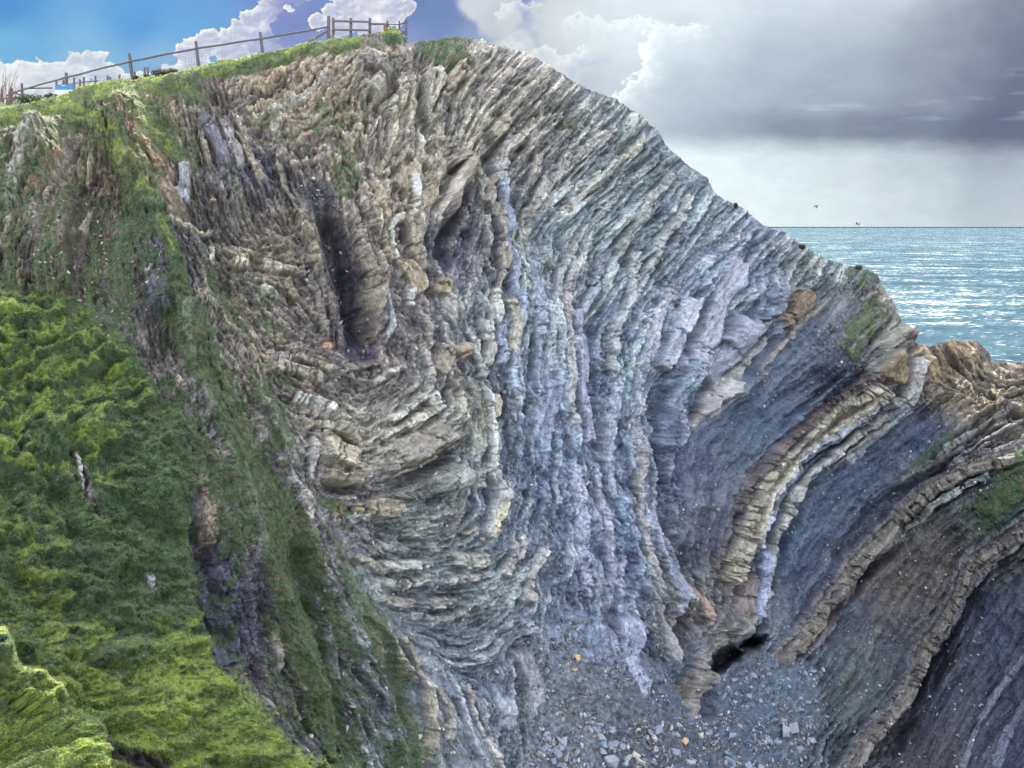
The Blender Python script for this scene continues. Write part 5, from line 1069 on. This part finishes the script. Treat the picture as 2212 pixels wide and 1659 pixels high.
def shrub(px, py, Y, rw, rh, label, cols, seed):
    base = W(px, py, Y); e = empty('shrub', base); tag(e, label, 'shrub', 'wind cut shrubs on the clifftop'); k = Y / FP
    if px > 900:
        q_ = P1[-1, int((px - CX[0]) / ST)]; base = Vector((q_[0], q_[1] - 0.1, q_[2] - 0.1)); e.location = base
    bm = bmesh.new(); stems_bm(bm, Vector((base.x, base.y, base.z - 0.2)), 9, rh * k * 1.1, rw * k, 0.02, seed); bm_obj('stems', bm, M_TWIG, e)
    V, Fc, C_ = leaves((0, 0, rh * k * 0.2), (rw * k, rw * k * 0.7, rh * k), int(900 + rw * 22), 0.045, cols, seed); mesh_np('foliage', V, Fc, M_LEAF, e, colors=C_)
GR = [(52,66,42),(66,80,46),(84,84,62),(40,54,40)]; DR = [(58,52,50),(72,64,56),(48,52,44),(84,74,66)]
shrub(66, 219, 45, 34, 13, 'broad dark green bush on the bank below the far left end of the fence', GR, 11); shrub(112, 213, 46, 16, 9, 'small grey green bush just left of the blue notice board', GR, 12)
shrub(347, 161, 52, 20, 10, 'dark wind cut bush on the skyline right of the pair of stout posts', DR, 13); shrub(374, 160, 53, 16, 10, 'dark bush with bare twigs beside the larger skyline bush', DR, 14)
shrub(296, 172, 50, 9, 6, 'little dark bush at the foot of the tall fence post', DR, 15); shrub(320, 168, 50, 8, 6, 'rusty brown tuft bush just below the pair of stout posts', DR, 16)
shrub(846, 68, 55, 13, 6, 'bright green tuft of leaves growing against the timber barrier', [(96,128,34),(70,100,32),(120,150,44)], 17)
shrub(1592, 442, 75, 6, 6, 'tiny dry bush on the bare ridge line where it dips towards the sea', DR, 18); shrub(1855, 582, 81, 9, 6, 'low scrubby bush on the end of the ridge above the sea', [(72,76,48),(90,88,60),(58,56,44)], 19)
shrub(1735, 536, 79, 9, 6, 'brown heathy scrub on the sloping ridge line halfway to its end', DR, 20)
base = W(8, 224, 44); tw_ = empty('bare_sapling', base); tag(tw_, 'leafless sapling of thin upright twigs at the left edge beside the fence', 'sapling')
bm = bmesh.new(); stems_bm(bm, base, 16, 1.75, 1.0, 0.016, 33, 0.5); bm_obj('twigs', bm, M_TWIG, tw_)
base2 = W(26, 222, 44.5); bm = bmesh.new(); stems_bm(bm, base2, 9, 1.3, 0.8, 0.013, 35, 0.9); bm_obj('twigs', bm, M_TWIG, tw_)

# ------------------------------------------------------------------ gulls
M_GULL, _t, _b = nodes_mat('gull_feathers'); _b.inputs['Base Color'].default_value = (0.05, 0.05, 0.065, 1); _b.inputs['Roughness'].default_value = 0.7
M_GULLW, _t, _b = nodes_mat('gull_white'); _b.inputs['Base Color'].default_value = (0.14, 0.14, 0.16, 1); _b.inputs['Roughness'].default_value = 0.7
def gull(px, py, Y, pose, yaw, bank, scale, label):
    e = empty('gull', W(px, py, Y)); tag(e, label, 'bird', 'gulls flying over the sea')
    # body: one continuous tapered surface along x (head at +x)
    prof = [(-0.30, 0.008, 0.012, 0.01), (-0.24, 0.05, 0.012, 0.0), (-0.16, 0.045, 0.03, -0.005), (-0.05, 0.065, 0.06, -0.01), (0.06, 0.07, 0.068, -0.01), (0.15, 0.05, 0.052, 0.005), (0.21, 0.038, 0.042, 0.018), (0.26, 0.03, 0.032, 0.015), (0.285, 0.012, 0.014, 0.008), (0.335, 0.004, 0.005, -0.004)]
    bm = bmesh.new(); rings = []
    for x, wy, wz, cz in prof: rings.append([bm.verts.new((x, math.cos(a) * wy, cz + math.sin(a) * wz)) for a in [k * math.pi / 5 for k in range(10)]])
    for a, b in zip(rings, rings[1:]):
        for i in range(10): bm.faces.new((a[i], a[(i + 1) % 10], b[(i + 1) % 10], b[i]))
    bm.faces.new(rings[0][::-1]); bm.faces.new(rings[-1]); bo = bm_obj('body', bm, M_GULLW)
    obs = [bo]
    for s in (-1, 1):
        bm = bmesh.new(); sec = []
        for (sp, z, xl, xt, th) in pose:
            sec.append([bm.verts.new((xl, s * sp, z)), bm.verts.new(((xl * 0.6 + xt * 0.4), s * sp, z + th)), bm.verts.new((xt, s * sp, z)), bm.verts.new(((xl * 0.6 + xt * 0.4), s * sp, z - th))])
        for a, b in zip(sec, sec[1:]):
            for i in range(4): bm.faces.new((a[i], a[(i + 1) % 4], b[(i + 1) % 4], b[i]))
        bm.faces.new(sec[0]); bm.faces.new(sec[-1][::-1]); obs.append(bm_obj('wing', bm, M_GULL))
    for o in obs: o.parent = e
    e.rotation_euler = (bank, 0, yaw); e.scale = (scale,) * 3
SPREAD = [(0.03, 0.02, 0.10, -0.08, 0.014), (0.20, 0.13, 0.13, -0.06, 0.012), (0.33, 0.15, 0.13, -0.03, 0.009), (0.48, 0.04, 0.07, -0.05, 0.006), (0.62, -0.12, -0.03, -0.10, 0.003)]
DOWN = [(0.03, 0.02, 0.10, -0.08, 0.014), (0.12, 0.0, 0.13, -0.07, 0.012), (0.17, -0.10, 0.12, -0.06, 0.01), (0.20, -0.2, 0.04, -0.10, 0.006), (0.20, -0.27, -0.05, -0.14, 0.003)]
gull(1851, 484, 120, SPREAD, R(-50), R(-8), 1.25, 'gull gliding with arched wings spread just above the sea horizon')
gull(1763, 444, 130, DOWN, R(15), R(20), 1.35, 'gull with folded wings flying higher and to the left of the gliding one')
print('verts', len(allv))
